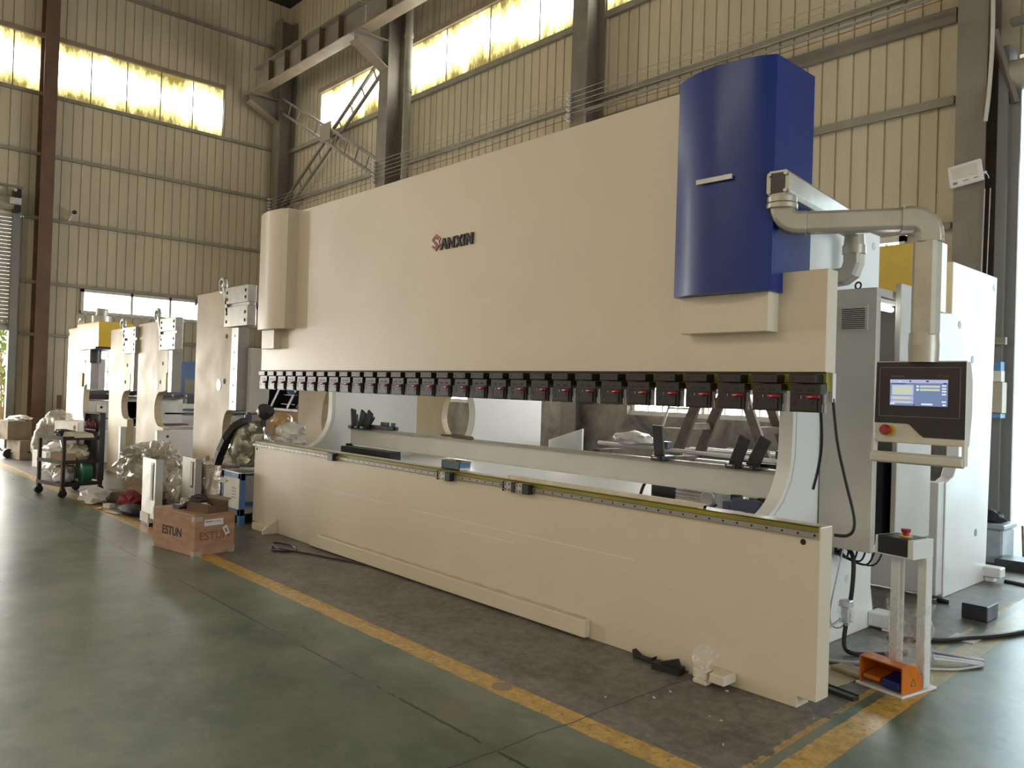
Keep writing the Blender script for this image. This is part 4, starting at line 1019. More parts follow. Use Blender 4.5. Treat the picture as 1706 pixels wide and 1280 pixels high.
press_frame('cream press frame with a yellow tank on top, farthest left of the row',
            frame_poly(-15.90, 2.58, -14.40, 1.60, -14.45, 1.50, -14.68, .80, -14.4), .23, (-14.90, 2.66), None, (-14.36, -14.18, 1.40, 2.2), -14.38, .62, tank=(-14.80, -13.36, 2.17, 2.62),
            notes=(('h', -15.88, 2.48, .04), ('h', -14.62, 1.92, .03)))
# label sheet on the farthest frame, clamp ledge on the largest
solo(MB().box(-14.92, -14.70, .205, .224, 1.44, 1.70), 'paper_sheet', 'pinewood', 'pale yellow paper sheet stuck on the frame with the yellow tank', 'paper')
T = thing('steel_ledge', 'thin steel ledge with a bolt across the throat bottom of the largest cream frame', 'ledge', (-8.1, .15, .60))
MB().box(-8.55, -7.62, -.02, .225, .575, .595).build('plate', 'steel', T); MB().cyl((-8.28, .1, .595), (-8.28, .1, .65), .03).build('bolt', 'steel', T)
# ram panel and far side of the large frame
T = thing('ram_slab', 'grey-white press ram panel hanging behind the largest cream frame', 'panel', (-7.6, .6, 1.2))
MB().prism([(.345, 1.24), (.53, 1.235), (.575, 1.28), (.60, 1.42), (.60, 2.05), (.345, 2.05)], 'X', -7.72, -7.60).build('panel', 'greywhite', T, bevel=.006)
T = thing('rear_press', 'cream press frame standing farther back, beside the dark cabinet', 'press frame', (-7.9, 1.5, 0))
MB().prism([(-8.32, 0), (-7.2, 0), (-7.2, .60), (-7.45, .66), (-7.60, .85), (-7.66, 1.12), (-7.63, 1.36), (-7.54, 1.52), (-7.4, 1.62), (-7.4, 2.3), (-8.32, 2.3)], 'Y', 1.38, 1.48).build('side_frame', 'primer', T, bevel=.005)
MB().box(-8.9, -7.3, 1.05, 1.2, .02, .80).build('bed', 'white2', T)
T = thing('dark_cabinet', 'dark open cabinet with slanted grey strut and blue sheet, under the ram left end', 'cabinet', (-10.9, 2.6, 0))
MB().box(-11.6, -10.30, 2.75, 2.80, 1.17, 2.2).box(-11.6, -11.56, 2.4, 2.75, 1.17, 2.2).box(-11.6, -10.30, 2.4, 2.75, 1.15, 1.19).build('body', 'blackp', T)
MB().bar((-11.25, 2.42, 1.2), (-10.85, 2.42, 1.62), .06, .10, (0, 1, 0)).bar((-10.75, 2.5, 1.2), (-10.35, 2.5, 1.62), .06, .14, (0, 1, 0)).build('strut', 'darksteel', T)
MB().bar((-10.95, 2.55, 1.62), (-10.5, 2.40, 1.44), .14, .01).build('blue_sheet', 'boxblue', T)
MB().box(-10.95, -10.45, 2.44, 2.46, 1.42, 1.43).box(-11.0, -10.5, 2.44, 2.46, 1.26, 1.27).build('shelf', 'darksteel', T)
MB().box(-11.7, -10.25, 2.45, 2.85, .0, 1.15).build('base', 'card', T)

# blue press at the left wall
T = thing('blue_press', 'press with bright blue ram and black clamps, behind the cream frames', 'press brake', (-17.2, 4.2, 0))
MB().box(-17.25, -17.0, 2.3, 6.0, 1.30, 2.07).build('ram', 'sky_blue', T)
MB().box(-17.0, -16.99, 2.95, 3.3, 1.32, 1.66).build('ram_plate', 'girt', T.children[-1])
for i in range(11):
    y = 2.40 + .31 * i
    MB().box(-17.05, -16.97, y, y + .24, 1.08, 1.29).box(-17.0, -16.955, y + .04, y + .2, 1.12, 1.2).build('tool_clamp', 'black', T)
MB().box(-17.4, -17.0, 2.2, 6.0, .86, 1.08).build('gauge_beam', 'galv', T)
MB().box(-16.98, -16.93, 2.4, 5.9, .92, .96).box(-16.97, -16.9, 2.5, 4.4, .83, .87).build('rail', 'darksteel', T)
MB().box(-17.3, -17.0, 2.2, 6.0, 0, .83).build('bed', 'white2', T)
MB().box(-17.0, -16.985, 2.2, 6.0, .52, .70).build('bed_panel', 'greywhite', T.children[-1])
T = thing('grey_control_cabinet', 'pale grey cabinet with tools on top between the brown column and the farthest frame', 'cabinet', (-17.2, .9, 0))
MB().box(-17.5, -16.9, .62, 1.9, .0, 1.12).build('body', 'galv', T, bevel=.01)
MB().box(-16.9, -16.88, .55, 1.95, .72, .75).build('strap', 'darksteel', T); MB().box(-16.9, -16.885, 1.05, 1.25, .88, 1.04).build('label', 'paper', T)
MB().cyl((-16.888, 1.15, .98), (-16.88, 1.15, .98), .03, n=12).build('knob', 'hole', T)
solo(MB().bar((-17.2, .6, 1.2), (-17.2, 1.9, 1.22), .16, .12).bar((-17.1, .8, 1.28), (-17.15, 1.4, 1.32), .08, .08), 'tool_heap', 'black', 'dark tools lying on the pale grey cabinet', 'tools')
solo(MB().box(-17.7, -17.62, .95, 1.4, 0, 2.05), 'grey_board', 'greywhite', 'blank grey panel standing behind the tools near the brown column', 'panel')
T = thing('tool_shelf', 'dark loaded shelf seen through the throat of the farthest cream frame', 'shelf', (-16.8, 1.9, 0))
MB().box(-17.0, -16.5, 1.5, 2.9, 1.20, 1.24).box(-17.0, -16.5, 1.5, 2.9, .60, .63).build('shelf', 'darksteel', T)
MB().box(-17.0, -16.9, 1.5, 2.9, 0, 1.2).build('back_panel', 'galv', T)
mb = MB()
for q in range(9): mb.bar((-16.8 + .03 * q, 1.55 + .05 * q, 1.28 + .025 * (q % 4)), (-16.7, 2.2 + .07 * q, 1.30 + .03 * (q % 5)), .05, .05)
solo(mb, 'bar_stock', 'black', 'black bars heaped on the shelf behind the farthest cream frame', 'bars')
for i, p in enumerate((((-17.9, .55, 0), (-18.2, .62, 1.2)), ((-17.8, .66, 0), (-18.2, .78, 1.1)))):
    solo(MB().bar(p[0], p[1], .10, .03), 'plank', ['column_rust', 'pinewood'][i], ['dark reddish plank leaning by the brown column', 'pale plank leaning by the brown column'][i], 'plank')
T = thing('security_camera', 'small white security camera on the left wall', 'camera', (-18.7, .85, 5.35))
MB().box(-18.78, -18.48, .80, .90, 5.38, 5.48).build('body', 'paper', T, bevel=.02); MB().cyl((-18.48, .85, 5.43), (-18.46, .85, 5.43), .05).build('lens', 'blackp', T); MB().cyl((-18.75, .8, 5.27), (-18.65, .83, 5.38), .025).build('mount', 'paper', T)

# ================================================================ tool trolley with its load
TR = thing('tool_trolley', 'dark three-shelf tool trolley on castors with a tall black back board', 'trolley', (-9.86, -1.19, 0), .22)
lw, ld = .66, .50
for x in (-lw, 0):
    for y in (0, ld):
        MB().box(x - .02, x + .02, y - .02, y + .02, .12, .80).build('post', 'trolley', TR, local=True)
for z in (.165, .465, .785):
    MB().box(-lw - .02, .02, -.02, ld + .02, z, z + .012).box(-lw - .02, .02, -.025, -.015, z - .02, z + .03).box(.015, .025, -.02, ld + .02, z - .02, z + .03).build('shelf', 'trolley', TR, local=True)
MB().box(-.40, .04, ld + .0, ld + .025, .20, 1.13).box(-.40, -.37, ld - .05, ld + .01, .20, 1.13).box(.01, .04, ld - .05, ld + .01, .2, 1.13).box(-.40, .04, ld - .05, ld + .01, 1.11, 1.13).build('back_board', 'trolleyb', TR, local=True)
for x in (-lw, 0):
    for y in (0, ld):
        MB().cyl((x - .018, y, .055), (x + .018, y, .055), .055, n=16).build('castor_wheel', 'rubber', TR, local=True)
        MB().box(x - .03, x + .03, y - .022, y + .03, .06, .125).build('castor_fork', 'trolley', TR.children[-1], local=True)
def tl(x, y, z): return ROOT[TR.name] @ Vector((x, y, z))
def bag(name, m, label, c, size, seed, cat='bag', amp=.28, **kw):
    o = MB().blob(c, size, seed, amp, **kw).build(name, m); z = min(v.co.z for v in o.data.vertices)
    set_origin(o, (c[0], c[1], z)); return tag(o, label, cat)
bag('parts_heap', 'darksteel', 'small dark machine parts on the top shelf of the trolley', tl(-.42, .2, .84), (.14, .12, .05), 3, 'parts', .5, ridged=True)
bag('rag', 'bagbrown', 'brown rag among parts on the top shelf of the trolley', tl(-.25, .25, .83), (.11, .1, .04), 4, 'rag', .5)
solo(MB().prism([(0, 0), (.34, 0), (.30, .05), (.05, .07)], 'Y', 0, .26).rot(.22, (0, 0, 0)), 'folded_sheet', 'bagcream', 'cream folded sheet on the trolley top in front of the black board', 'sheet', loc=(0, 0, 0))
bpy.data.objects['folded_sheet'].location = tl(-.30, .12, .797)
T = thing('cap_box', 'open tray of red and dark handles hung on the black trolley board', 'tray', tl(-.2, ld - .03, .90), .22)
MB().box(-.13, .15, -.03, .02, -.02, .0).build('tray', 'black', T, local=True)
for q in range(7): MB().cyl((-.11 + .04 * q, -.02, 0), (-.12 + .045 * q, -.03, .10 + .02 * (q % 3)), .012, n=8).build('handle', 'red' if q % 2 == 0 else 'darksteel', T, local=True)
bag('paper_bag', 'bagcream', 'cream crumpled paper bag on the middle trolley shelf', tl(-.22, .30, .575), (.20, .14, .12), 8, amp=.3)
solo(MB().box(-.17, .17, -.08, .08, 0, .10).rot(.22, (0, 0, 0)), 'carton', 'card', 'brown carton lying along the middle trolley shelf', 'box', loc=(0, 0, 0)).location = tl(-.16, .08, .478)
solo(MB().cyl((0, 0, 0), (0, 0, .10), .07, n=18), 'tape_roll', 'card2', 'brown roll standing on the middle trolley shelf', 'roll', loc=(0, 0, 0)).location = tl(-.45, .12, .478)
solo(MB().bar((0, 0, .10), (-.20, .0, .28), .02, .03), 'scraper', 'galv', 'pale scraper stick leaning over the middle trolley shelf', 'stick', loc=(0, 0, 0)).location = tl(-.42, .2, .478)
bag('plastic_bag', 'bagcream', 'cream sack on the bottom trolley shelf', tl(-.45, .25, .27), (.19, .16, .13), 11, amp=.3)
bag('plastic_bag', 'bag', 'white plastic bag drooping off the bottom trolley shelf', tl(-.24, .12, .25), (.18, .13, .10), 12, amp=.35)
T = thing('green_basin', 'green plastic basin on the bottom trolley shelf', 'basin', tl(.0, .26, .19), 0)
MB().cyl((0, -.02, .13), (0, .10, .13), .135, .11, 24).ring((0, -.02, .13), (0, 1, 0), .135, .012).build('bowl', 'green', T, local=True)
bag('plastic_bag', 'bag', 'white plastic bag on the floor under the trolley corner', (-9.20, -.98, .085), (.20, .17, .11), 14, amp=.32)

# ================================================================ crate and things beside it
CR = thing('plywood_crate', 'reddish plywood crate with metal corners and stencilled lettering', 'crate', (-5.751, -1.006, 0), .17)
MB().box(-.371, .371, -.206, .206, 0, .362).build('body', 'plywood', CR, bevel=.004, local=True)
MB().box(-.373, .373, -.208, .208, .362, .381).build('lid', 'plywood', CR, bevel=.003, local=True)
for z in (.0, .318): MB().box(.32, .374, -.2085, -.2055, z, z + .045).box(.3705, .374, -.2085, -.13, z, z + .045).build('corner_plate', 'galv', CR, local=True)
for q in ((-.374, -.33, -.2085, -.2055, 0, .05), (-.374, -.352, -.2085, -.2055, .30, .375), (.3705, .374, .15, .2085, .0, .06)): MB().box(*q).build('corner_plate', 'galv', CR, local=True)
Rz = Matrix.Rotation(.17, 3, 'Z'); cpos = Vector((-5.751, -1.006, 0))
text_mesh('stencil_lettering', 'ESTUN', 'ink', .115, cpos + Rz @ Vector((-.02, -.2075, .185)), Rz @ Vector((1, 0, 0)), (0, 0, 1), CR, .002, bold=.002)
text_mesh('stencil_lettering', 'ESTUN', 'inkred', .105, cpos + Rz @ Vector((.3725, -.0, .175)), Rz @ Vector((0, 1, 0)), (0, 0, 1), CR, .002)
mb = MB().box(.3712, .3735, -.11, .08, .27, .33); mb.i = 1; mb.box(.3733, .3742, -.10, -.03, .305, .315).box(.3733, .3742, -.02, .06, .305, .31)
mb.build('shipping_label', ['paper', 'inkgrey'], CR, local=True)
mb = MB().box(.3712, .3745, .09, .14, .17, .255); mb.i = 1; mb.box(.3743, .375, .105, .125, .19, .235)
for v in mb.bm.verts:
    d = v.co - Vector((.373, .115, .21)); v.co = Vector((.373, .115, .21)) + Matrix.Rotation(.45, 3, 'X') @ d
mb.build('hang_tag', ['paper', 'inkgrey'], CR, local=True)
def cl(x, y, z): return cpos + Rz @ Vector((x, y, z))
bag('cable_bundle', 'bagblack', 'black bundle of cable heaped on the plywood crate', cl(-.07, .07, .425), (.15, .10, .055), 21, 'cable', .4)
mb = MB(); mb.tube([cl(-.2, .0, .40), cl(-.1, .05, .49), cl(.05, .08, .50), cl(.14, .06, .42)], .008, 6, 6)
solo(mb, 'cable_loop', 'rubber', 'thin black cable loop arching over the plywood crate', 'cable')
solo(MB().box(-.055, .055, -.04, .04, 0, .04).rot(.17, (0, 0, 0)), 'small_box', 'darksteel', 'small dark box at the left edge of the crate top', 'box', loc=(0, 0, 0)).location = cl(-.10, -.09, .381)
T = thing('open_carton', 'torn dark brown carton tray with scraps on the plywood crate', 'box', cl(.20, .02, .381), .30)
MB().box(-.15, .15, -.11, .11, 0, .01).box(-.15, .15, -.115, -.105, 0, .085).box(-.15, .15, .105, .115, 0, .10).box(-.155, -.145, -.11, .11, 0, .09).box(.145, .155, -.11, .11, 0, .07).build('tray', 'column_rust', T, local=True)
MB().prism([(-.15, .09), (.15, .10), (.20, .13), (-.10, .14)], 'Y', .105, .11).bar((-.15, -.1, .085), (-.22, -.12, .03), .08, .006).build('flap', 'card2', T, local=True)
bag('scrap', 'debris', 'crumpled pale scrap inside the torn carton on the crate', cl(.22, -.02, .43), (.07, .05, .03), 25, 'scrap', .5, ridged=True)
# two slotted sheet-metal posts
def slot_post(label, x, y, h, rz):
    T = thing('slotted_post', label, 'post', (x, y, 0), rz, 'grey slotted posts')
    MB().prism([(-.26, -.05), (.16, -.05), (.16, .03), (.15, .03), (.15, -.04), (-.25, -.04), (-.25, .03), (-.26, .03)], 'Z', .10, h).build('channel', 'galv', T, local=True)
    mb = MB().box(.02, .10, -.056, -.05, .30, h - .04); mb.i = 1; mb.box(.035, .085, -.058, -.055, .33, h - .06)
    mb.build('slot', ['darksteel', 'paper'], T, local=True)
    MB().box(-.27, .0, -.06, .04, .04, .14).build('foot_clamp', 'paper', T, local=True); MB().box(-.26, .0, -.05, .03, 0, .04).build('foot', 'blackp', T, local=True)
    return T
slot_post('grey slotted sheet-metal post standing just left of the plywood crate', -7.12, -.92, .745, 0.0)
P2 = slot_post('grey slotted sheet-metal post standing behind the plywood crate', -7.95, -.18, .66, 0.0)
# piles on the floor
FT = lambda c, s, seed, m='filmheap', amp=.35: MB().blob(c, s, seed, amp, 2.4, 4, True, True)
for (c, s, seed, lab) in (((-10.35, .02, .28), (.56, .36, .27), 31, 'heap of crumpled clear sheeting behind the trolley, bottom of the pile'),
                          ((-10.2, -.02, .52), (.38, .28, .16), 32, 'crumpled clear sheeting on top of the pile behind the trolley'),
                          ((-9.35, .0, .28), (.42, .26, .26), 33, 'heap of crumpled clear sheeting between trolley and slotted posts'),
                          ((-9.65, -.02, .54), (.28, .22, .19), 34, 'bright tuft of clear sheeting topping the pile by the frames'),
                          ((-8.45, -.02, .22), (.36, .24, .26), 35, 'crumpled clear sheeting between the two slotted posts')):
    o = FT(c, s, seed).build('plastic_sheeting', 'filmheap'); set_origin(o, (c[0], c[1], 0.0)); tag(o, lab, 'plastic sheet')
    o.location.z = -min(v.co.z for v in o.data.vertices)*0 
def carton(name, m, label, c, s, rz, cat='box', z=0.0, open_=False):
    T = thing(name, label, cat, (c[0], c[1], z), rz)
    MB().box(-s[0] / 2, s[0] / 2, -s[1] / 2, s[1] / 2, 0, s[2]).build('body', m, T, bevel=.008, local=True)
    if open_: MB().bar((-s[0] / 2, 0, s[2]), (-s[0] / 2 - .08, 0, s[2] + .06), s[1], .006).bar((s[0] / 2, 0, s[2]), (s[0] / 2 + .09, 0, s[2] - .04), s[1], .006).build('flap', m, T, local=True)
    return T
carton('carton', 'card', 'brown carton with an open flap on the floor behind the left slotted post', (-8.95, -.42), (.42, .28, .20), .3, open_=True)
carton('carton', 'card2', 'grey-brown carton wrapped in film beside the red bag', (-9.35, -.68), (.34, .24, .13), -.2)
carton('carton', 'blackp', 'black box under the open brown carton flap', (-8.50, -.50), (.40, .22, .12), .1)
bag('cloth_bag', 'bagred', 'dark red cloth bag on the floor left of the slotted post', (-8.65, -.70, .10), (.22, .13, .11), 41, amp=.3)
bag('cloth_bag', 'bagblack', 'black cloth bag lying in front of the dark red bag', (-8.05, -.86, .055), (.27, .12, .065), 42, amp=.3)
bag('rag', 'bag', 'white rag between the red bag and the slotted post', (-7.75, -.62, .05), (.12, .09, .05), 43, 'rag', .4)
bag('plastic_bag', 'filmheap', 'clear bag behind the plywood crate', (-7.15, -.50, .13), (.22, .16, .15), 44, amp=.35)
solo(MB().box(-.07, .07, -.035, .035, 0, .05).rot(.3, (0, 0, 0)), 'small_box', 'paper', 'tiny white carton on the yellow line by the red bag', 'box', loc=(0, 0, 0)).location = (-8.72, -.93, 0)
solo(MB().bar((-8.4, -1.03, .01), (-8.1, -1.0, .012), .06, .004).bar((-8.75, -1.03, .01), (-8.62, -1.06, .012), .05, .004), 'paper_scraps', 'paper', 'white paper scraps lying on the yellow line', 'paper')
# far left stack by the door
carton('stone_block', 'card2', 'grey-brown block on top of the stack by the left door', (-16.2, -.62), (.7, .42, .36), .15, z=.37)
carton('stone_block', 'card2', 'grey-brown block at the bottom of the stack by the left door', (-15.9, -.42), (.8, .5, .37), .1)
bag('plastic_bag', 'bag', 'white bag tied on top of the grey-brown blocks', (-16.1, -.55, .76), (.30, .2, .07), 51, amp=.4)
T = thing('hand_truck', 'dark hand truck with small wheels lying by the left door', 'trolley', (-16.2, -.95, 0))
MB().cyl((-16.3, -1.02, .09), (-16.2, -1.02, .09), .09, n=14).build('wheel', 'rubber', T); MB().cyl((-16.1, -.72, .09), (-16.0, -.72, .09), .09, n=14).build('wheel', 'rubber', T)
mb = MB(); mb.tube([(-16.3, -1.0, .12), (-16.3, -.98, .42), (-16.25, -.85, .44), (-16.22, -.80, .14), (-15.4, -.45, .16)], .016, 6, 4); mb.build('frame', 'darksteel', T)
carton('foam_box', 'paper', 'speckled white foam box on the floor left of the trolley', (-13.95, -.42), (.62, .42, .30), .15)
bag('plastic_bag', 'bag', 'white bag slumped over the speckled foam box', (-13.95, -.35, .33), (.30, .22, .10), 52, amp=.4)
bag('plastic_bag', 'bag', 'white wrapped bundle on the floor between foam box and trolley', (-12.6, -.62, .14), (.26, .20, .17), 53, amp=.25)
bag('plastic_bag', 'filmheap', 'shiny clear bag beside the white carton, left of the trolley', (-14.9, -.32, .35), (.34, .22, .44), 54, amp=.3, ridged=True)
bag('plastic_bag', 'filmheap', 'shiny clear bag atop the pile, just left of the white carton', (-14.6, -.18, .82), (.28, .20, .17), 55, amp=.3, ridged=True)
carton('white_carton', 'paper', 'white carton with a round red stamp behind the trolley', (-14.0, -.02), (.80, .40, .30), .25, z=.52)
MB().cyl((.28, -.205, .2), (.28, -.20, .2), .04, n=14).build('stamp', 'inkred', bpy.data.objects['white_carton'], local=True)
carton('carton', 'card2', 'carton carrying the white carton behind the trolley', (-14.0, -.02), (.84, .44, .51), .25)

# ================================================================ blue pump cart with wrapped goods
BC = thing('pump_cart', 'blue steel cart with a taped white notice, left of the main press', 'cart', (-7.1, .3, 0), .0)
for x in (-7.20, -6.74):
    for y in (-.10, .42): MB().box(x - .03, x + .03, y - .03, y + .03, 0, .58).build('leg', 'cart_blue', BC)
MB().box(-7.23, -6.71, -.13, -.07, .50, .58).box(-7.23, -6.71, -.13, -.07, .10, .18).box(-7.23, -6.71, .39, .45, .50, .58).box(-7.23, -7.17, -.1, .42, .5, .58).box(-7.23, -7.17, -.1, .42, .10, .18).build('frame', 'cart_blue', BC, bevel=.004)
MB().box(-7.23, -6.71, -.13, .45, .575, .59).box(-7.2, -6.74, -.1, .42, .12, .14).build('shelf', 'galv', BC)
mb = MB().box(-7.15, -6.73, -.137, -.131, .175, .52); mb.i = 1
for q in range(4): mb.box(-6.92, -6.80, -.1385, -.1365, .40 - .035 * q, .408 - .035 * q)
mb.box(-7.11, -7.03, -.1385, -.1365, .46, .475).box(-7.11, -7.05, -.1385, -.1365, .215, .23)
mb.build('notice', ['paper', 'inkgrey'], BC)
for z in (.235, .465): MB().box(-7.24, -7.09, -.142, -.137, z - .03, z + .03).build('tape', 'cable_grey', BC)
mb = MB().box(-7.90, -7.30, -.12, .10, .08, .61)
bmesh.ops.subdivide_edges(mb.bm, edges=mb.bm.edges, cuts=9, use_grid_fill=True)
for v in mb.bm.verts: v.co += Vector((noise.noise(v.co * 6 + Vector((3, 1, 7))), noise.noise(v.co * 6), noise.noise(v.co * 6 + Vector((9, 9, 2))))) * .035
solo(mb, 'wrapped_parcel', 'foil', 'parcel bound in shiny silver stretch film beside the blue cart', 'parcel')
solo(MB().box(-7.88, -7.32, -.10, .08, 0, .07), 'pallet_block', 'ladderwood', 'low timber block under the silver wrapped parcel', 'block')
mb = MB().blob((-7.05, .12, .86), (.30, .22, .29), 61, .25, 2.2, 4, True, True)
solo(mb, 'wrapped_motor', 'foilgreen', 'motor swathed in dull green-grey film on the blue cart', 'motor')
mb = MB(); mb.blob((-7.42, .05, .66), (.16, .14, .07), 62, .4, 2.4, 3, True, True)
solo(mb, 'crumpled_film', 'film', 'crumpled clear film between the silver parcel and the wrapped motor', 'plastic sheet')
mb = MB(); pts = [Vector((-7.41, -.12, .64)), Vector((-7.30, -.12, .80)), Vector((-7.18, -.11, .95)), Vector((-7.06, -.06, 1.10)), Vector((-6.93, .0, 1.17))]
for a, b_ in zip(pts, pts[1:]):
    for t in range(6):
        p, q = a.lerp(b_, t / 6), a.lerp(b_, (t + .8) / 6); mb.bar(p, q, .09, .075)
solo(mb, 'cable_chain', 'chain', 'black plastic cable chain slung over the green-grey wrapped motor', 'cable chain')
solo(MB().cyl((-7.12, .12, 1.08), (-7.12, .12, 1.23), .045, n=16).cyl((-7.12, .12, 1.23), (-7.12, .12, 1.26), .025, n=12), 'gas_spring', 'navy', 'navy blue cylinder standing on the wrapped motor', 'cylinder')
solo(MB().cyl((-6.88, .2, 1.10), (-6.88, .2, 1.26), .03, n=12).cyl((-6.88, .2, 1.24), (-6.82, .2, 1.30), .08, .10, 14).bar((-7.02, .2, 1.28), (-6.72, .2, 1.26), .06, .03), 'valve_head', 'darksteel', 'grey valve head beside the navy cylinder', 'valve')
bag('bubble_wrap', 'bagbrown', 'amber bubble-wrapped bundle on top of the blue cart load', (-6.62, .30, 1.18), (.15, .12, .10), 63, amp=.25)
bag('bubble_wrap', 'bag', 'creamy crumpled wrap right of the amber bundle', (-6.38, .30, 1.08), (.20, .14, .09), 64, amp=.35)
for i, x in enumerate((-6.72, -6.50, -6.28)):
    T = thing('white_canister', ['white canister in film left of its two mates on the blue cart', 'white canister in film between two others on the blue cart', 'white canister in film right of its two mates on the blue cart'][i], 'canister', (x, .35, .59), group='white canisters')
    MB().cyl((x, .35, .59), (x, .35, .96), .075, n=16).cyl((x, .35, .96), (x, .35, .99), .075, .05, 16).build('body', 'paper', T)
    MB().cyl((x, .35, .93), (x, .35, .955), .078, n=16).build('band', 'galv', T)
mb = MB(); mb.grid(lambda u, v: Vector((-6.95 + .85 * u, .22 + .03 * math.sin(9 * u + 5 * v), .62 + .40 * v * (1 - .35 * abs(u - .4)))), 26, 12)
solo(mb, 'film_sheet', 'filmthin', 'clear film draped over the white canisters', 'plastic sheet')
solo(MB().cyl((-6.92, .0, .0), (-6.92, .0, .10), .10, n=14), 'iron_base', 'blackp', 'dark round base under the blue cart', 'base')

# ================================================================ behind the press, right half
def step_ladder(label, cx, y, m, top, half, spread, rungs, w=.16, d=.045, cz=2.15):
    T = thing('step_ladder', label, 'ladder', (cx, y, 0))
    for s_, yy in ((-1, -spread), (1, spread)):
        pass
    for yy in (-spread, spread):
        for s_ in (-1, 1):
            MB().bar((cx + s_ * half, y + yy, 0), (cx + s_ * top, y + yy * .06, cz), w, d, (0, 1, 0)).build('rail', m, T)
        for z in rungs:
            t = z / cz; h_ = half + (top - half) * t; yv = y + yy * (1 - .94 * t)
            MB().box(cx - h_, cx + h_, yv - .03, yv + .03, z - .05, z + .05).build('rung', m, T)
    return T
T = thing('step_ladder', 'dark timber step ladder standing open behind the leaning gauge fingers', 'ladder', (-3.33, 4.5, 0))
for sg, wd_ in ((-1, .13), (1, .11)):
    for y in (4.25, 4.75): MB().bar((-3.33 + sg * 1.0, y, 0), (-3.33 + sg * .02, y, 2.3), wd_, .05, (0, 1, 0)).build('rail', 'ladderwood', T)
    for z in (.45, .85, 1.25, 1.7):
        x = -3.33 + sg * (1.0 - .98 * z / 2.3); MB().box(x - .04, x + .04, 4.25, 4.75, z - .04, z + .04).build('rung', 'ladderwood', T)
T = thing('metal_ladder', 'thin steel ladder leaning on the back wall beside the timber one', 'ladder', (-4.6, 5.4, 0))
for x in (-5.15, -4.75): MB().tube([(x, 5.0, 0), (x + .22, 5.95, 2.6)], .018, 8, 1).build('rail', 'galv', T)
for q in range(8):
    t = (q + 1) / 9; MB().tube([(-5.15 + .22 * t, 5.0 + .95 * t, 2.6 * t), (-4.75 + .22 * t, 5.0 + .95 * t, 2.6 * t)], .014, 6, 1).build('rung', 'galv', T)
T = thing('pipe_rack', 'low rack of grey square tubes against the back wall behind the ladders', 'rack', (-3.6, 5.3, 0))
for x in (-4.6, -3.5, -2.4):
    for y in (5.1, 5.6): MB().box(x - .03, x + .03, y - .03, y + .03, 0, .85).build('upright', 'darksteel', T)
for z in (.4, .82): MB().box(-4.65, -2.35, 5.05, 5.65, z, z + .04).build('shelf', 'darksteel', T)
for q in range(7):
    solo(MB().bar((-4.5 + .1 * q, 5.12 + .07 * q, .89 + .012 * (q % 3)), (-2.5 + .08 * q, 5.16 + .06 * q, .90 + .02 * (q % 2)), .05, .05), 'square_tube', 'galv' if q % 2 else 'steel', 'grey square steel tube lying with others on the low rack behind the ladders', 'tube', group='square tubes on the rack')
for i, z in enumerate((.45, .53, .61)):
    solo(MB().box(-3.25, -2.85, 5.02, 5.4, z, z + .07), 'white_slab', 'paper', ['lowest white slab of the small stack behind the ladders', 'middle white slab of the small stack behind the ladders', 'topmost white slab of the small stack behind the ladders'][i], 'slab')
solo(MB().tube([(-4.1, 2.95, 1.055), (-1.2, 2.95, 1.02)], .022, 10, 1), 'white_pipe', 'paper', 'long pale pipe lying level behind the back gauge', 'pipe')
for i, x in enumerate((-3.95, -2.95, -1.75)):
    T = thing('trestle', ['timber trestle at the left end of the long pale pipe', 'timber trestle under the middle of the long pale pipe', 'timber trestle at the right end of the long pale pipe'][i], 'trestle', (x, 2.95, 0), group='trestles')
    MB().box(x - .05, x + .05, 2.75, 3.15, .90, .995).build('beam', 'ladderwood', T)
    for s_ in (-1, 1): MB().bar((x - .12, 2.95 + s_ * .15, 0), (x - .02, 2.95 + s_ * .1, .92), .05, .04).bar((x + .12, 2.95 + s_ * .15, 0), (x + .02, 2.95 + s_ * .1, .92), .05, .04).build('leg', 'ladderwood', T)
for i, x in enumerate((-3.15, -1.82)):
    solo(MB().box(x - .05, x + .05, 2.90, 2.98, 1.055, 1.13), 'bracket_block', 'darksteel', ['small square black bracket on the pale pipe, left of the leaning fingers', 'small square black bracket on the pale pipe, right of the leaning fingers'][i], 'bracket')
bag('plastic_bag', 'bag', 'white bag lying on the pale pipe near the lone gauge finger', (-3.55, 2.9, 1.13), (.24, .16, .08), 71, amp=.35)
solo(MB().prism([(-5.55, 0), (-4.95, 0), (-4.95, 1.16), (-5.55, .98)], 'Y', 3.6, 3.63), 'white_offcut', 'white2', 'white slant-topped sheet offcut standing behind the beam by the dark column', 'sheet')
# pale batten and cartons on the bed
solo(MB().box(-2.42, -.72, .02, .05, .959, .985).box(-.745, -.72, .0, .05, .959, .975), 'batten', 'bagcream', 'long cream batten lying on the bed edge right of the rail blocks', 'batten')
T = thing('teal_carton', 'small dark teal carton with a blue end flap on the press bed', 'box', (-3.12, .09, .959))
MB().box(-3.26, -3.02, .05, .058, .959, 1.03).box(-3.26, -3.02, .15, .158, .959, 1.03).box(-3.26, -3.252, .05, .158, .959, 1.03).box(-3.26, -3.02, .05, .158, .959, .965).build('body', 'teal', T)
mb = MB().box(-3.028, -3.018, .05, .158, .975, 1.03); mb.i = 1; mb.box(-3.028, -3.0175, .05, .158, .959, .978); mb.build('end_panel', ['boxblue', 'paper'], T)
MB().bar((-3.2, .055, 1.03), (-3.08, .055, 1.032), .004, .018).bar((-3.02, .10, 1.03), (-2.99, .10, 1.022), .10, .004).build('flap', 'card', T)
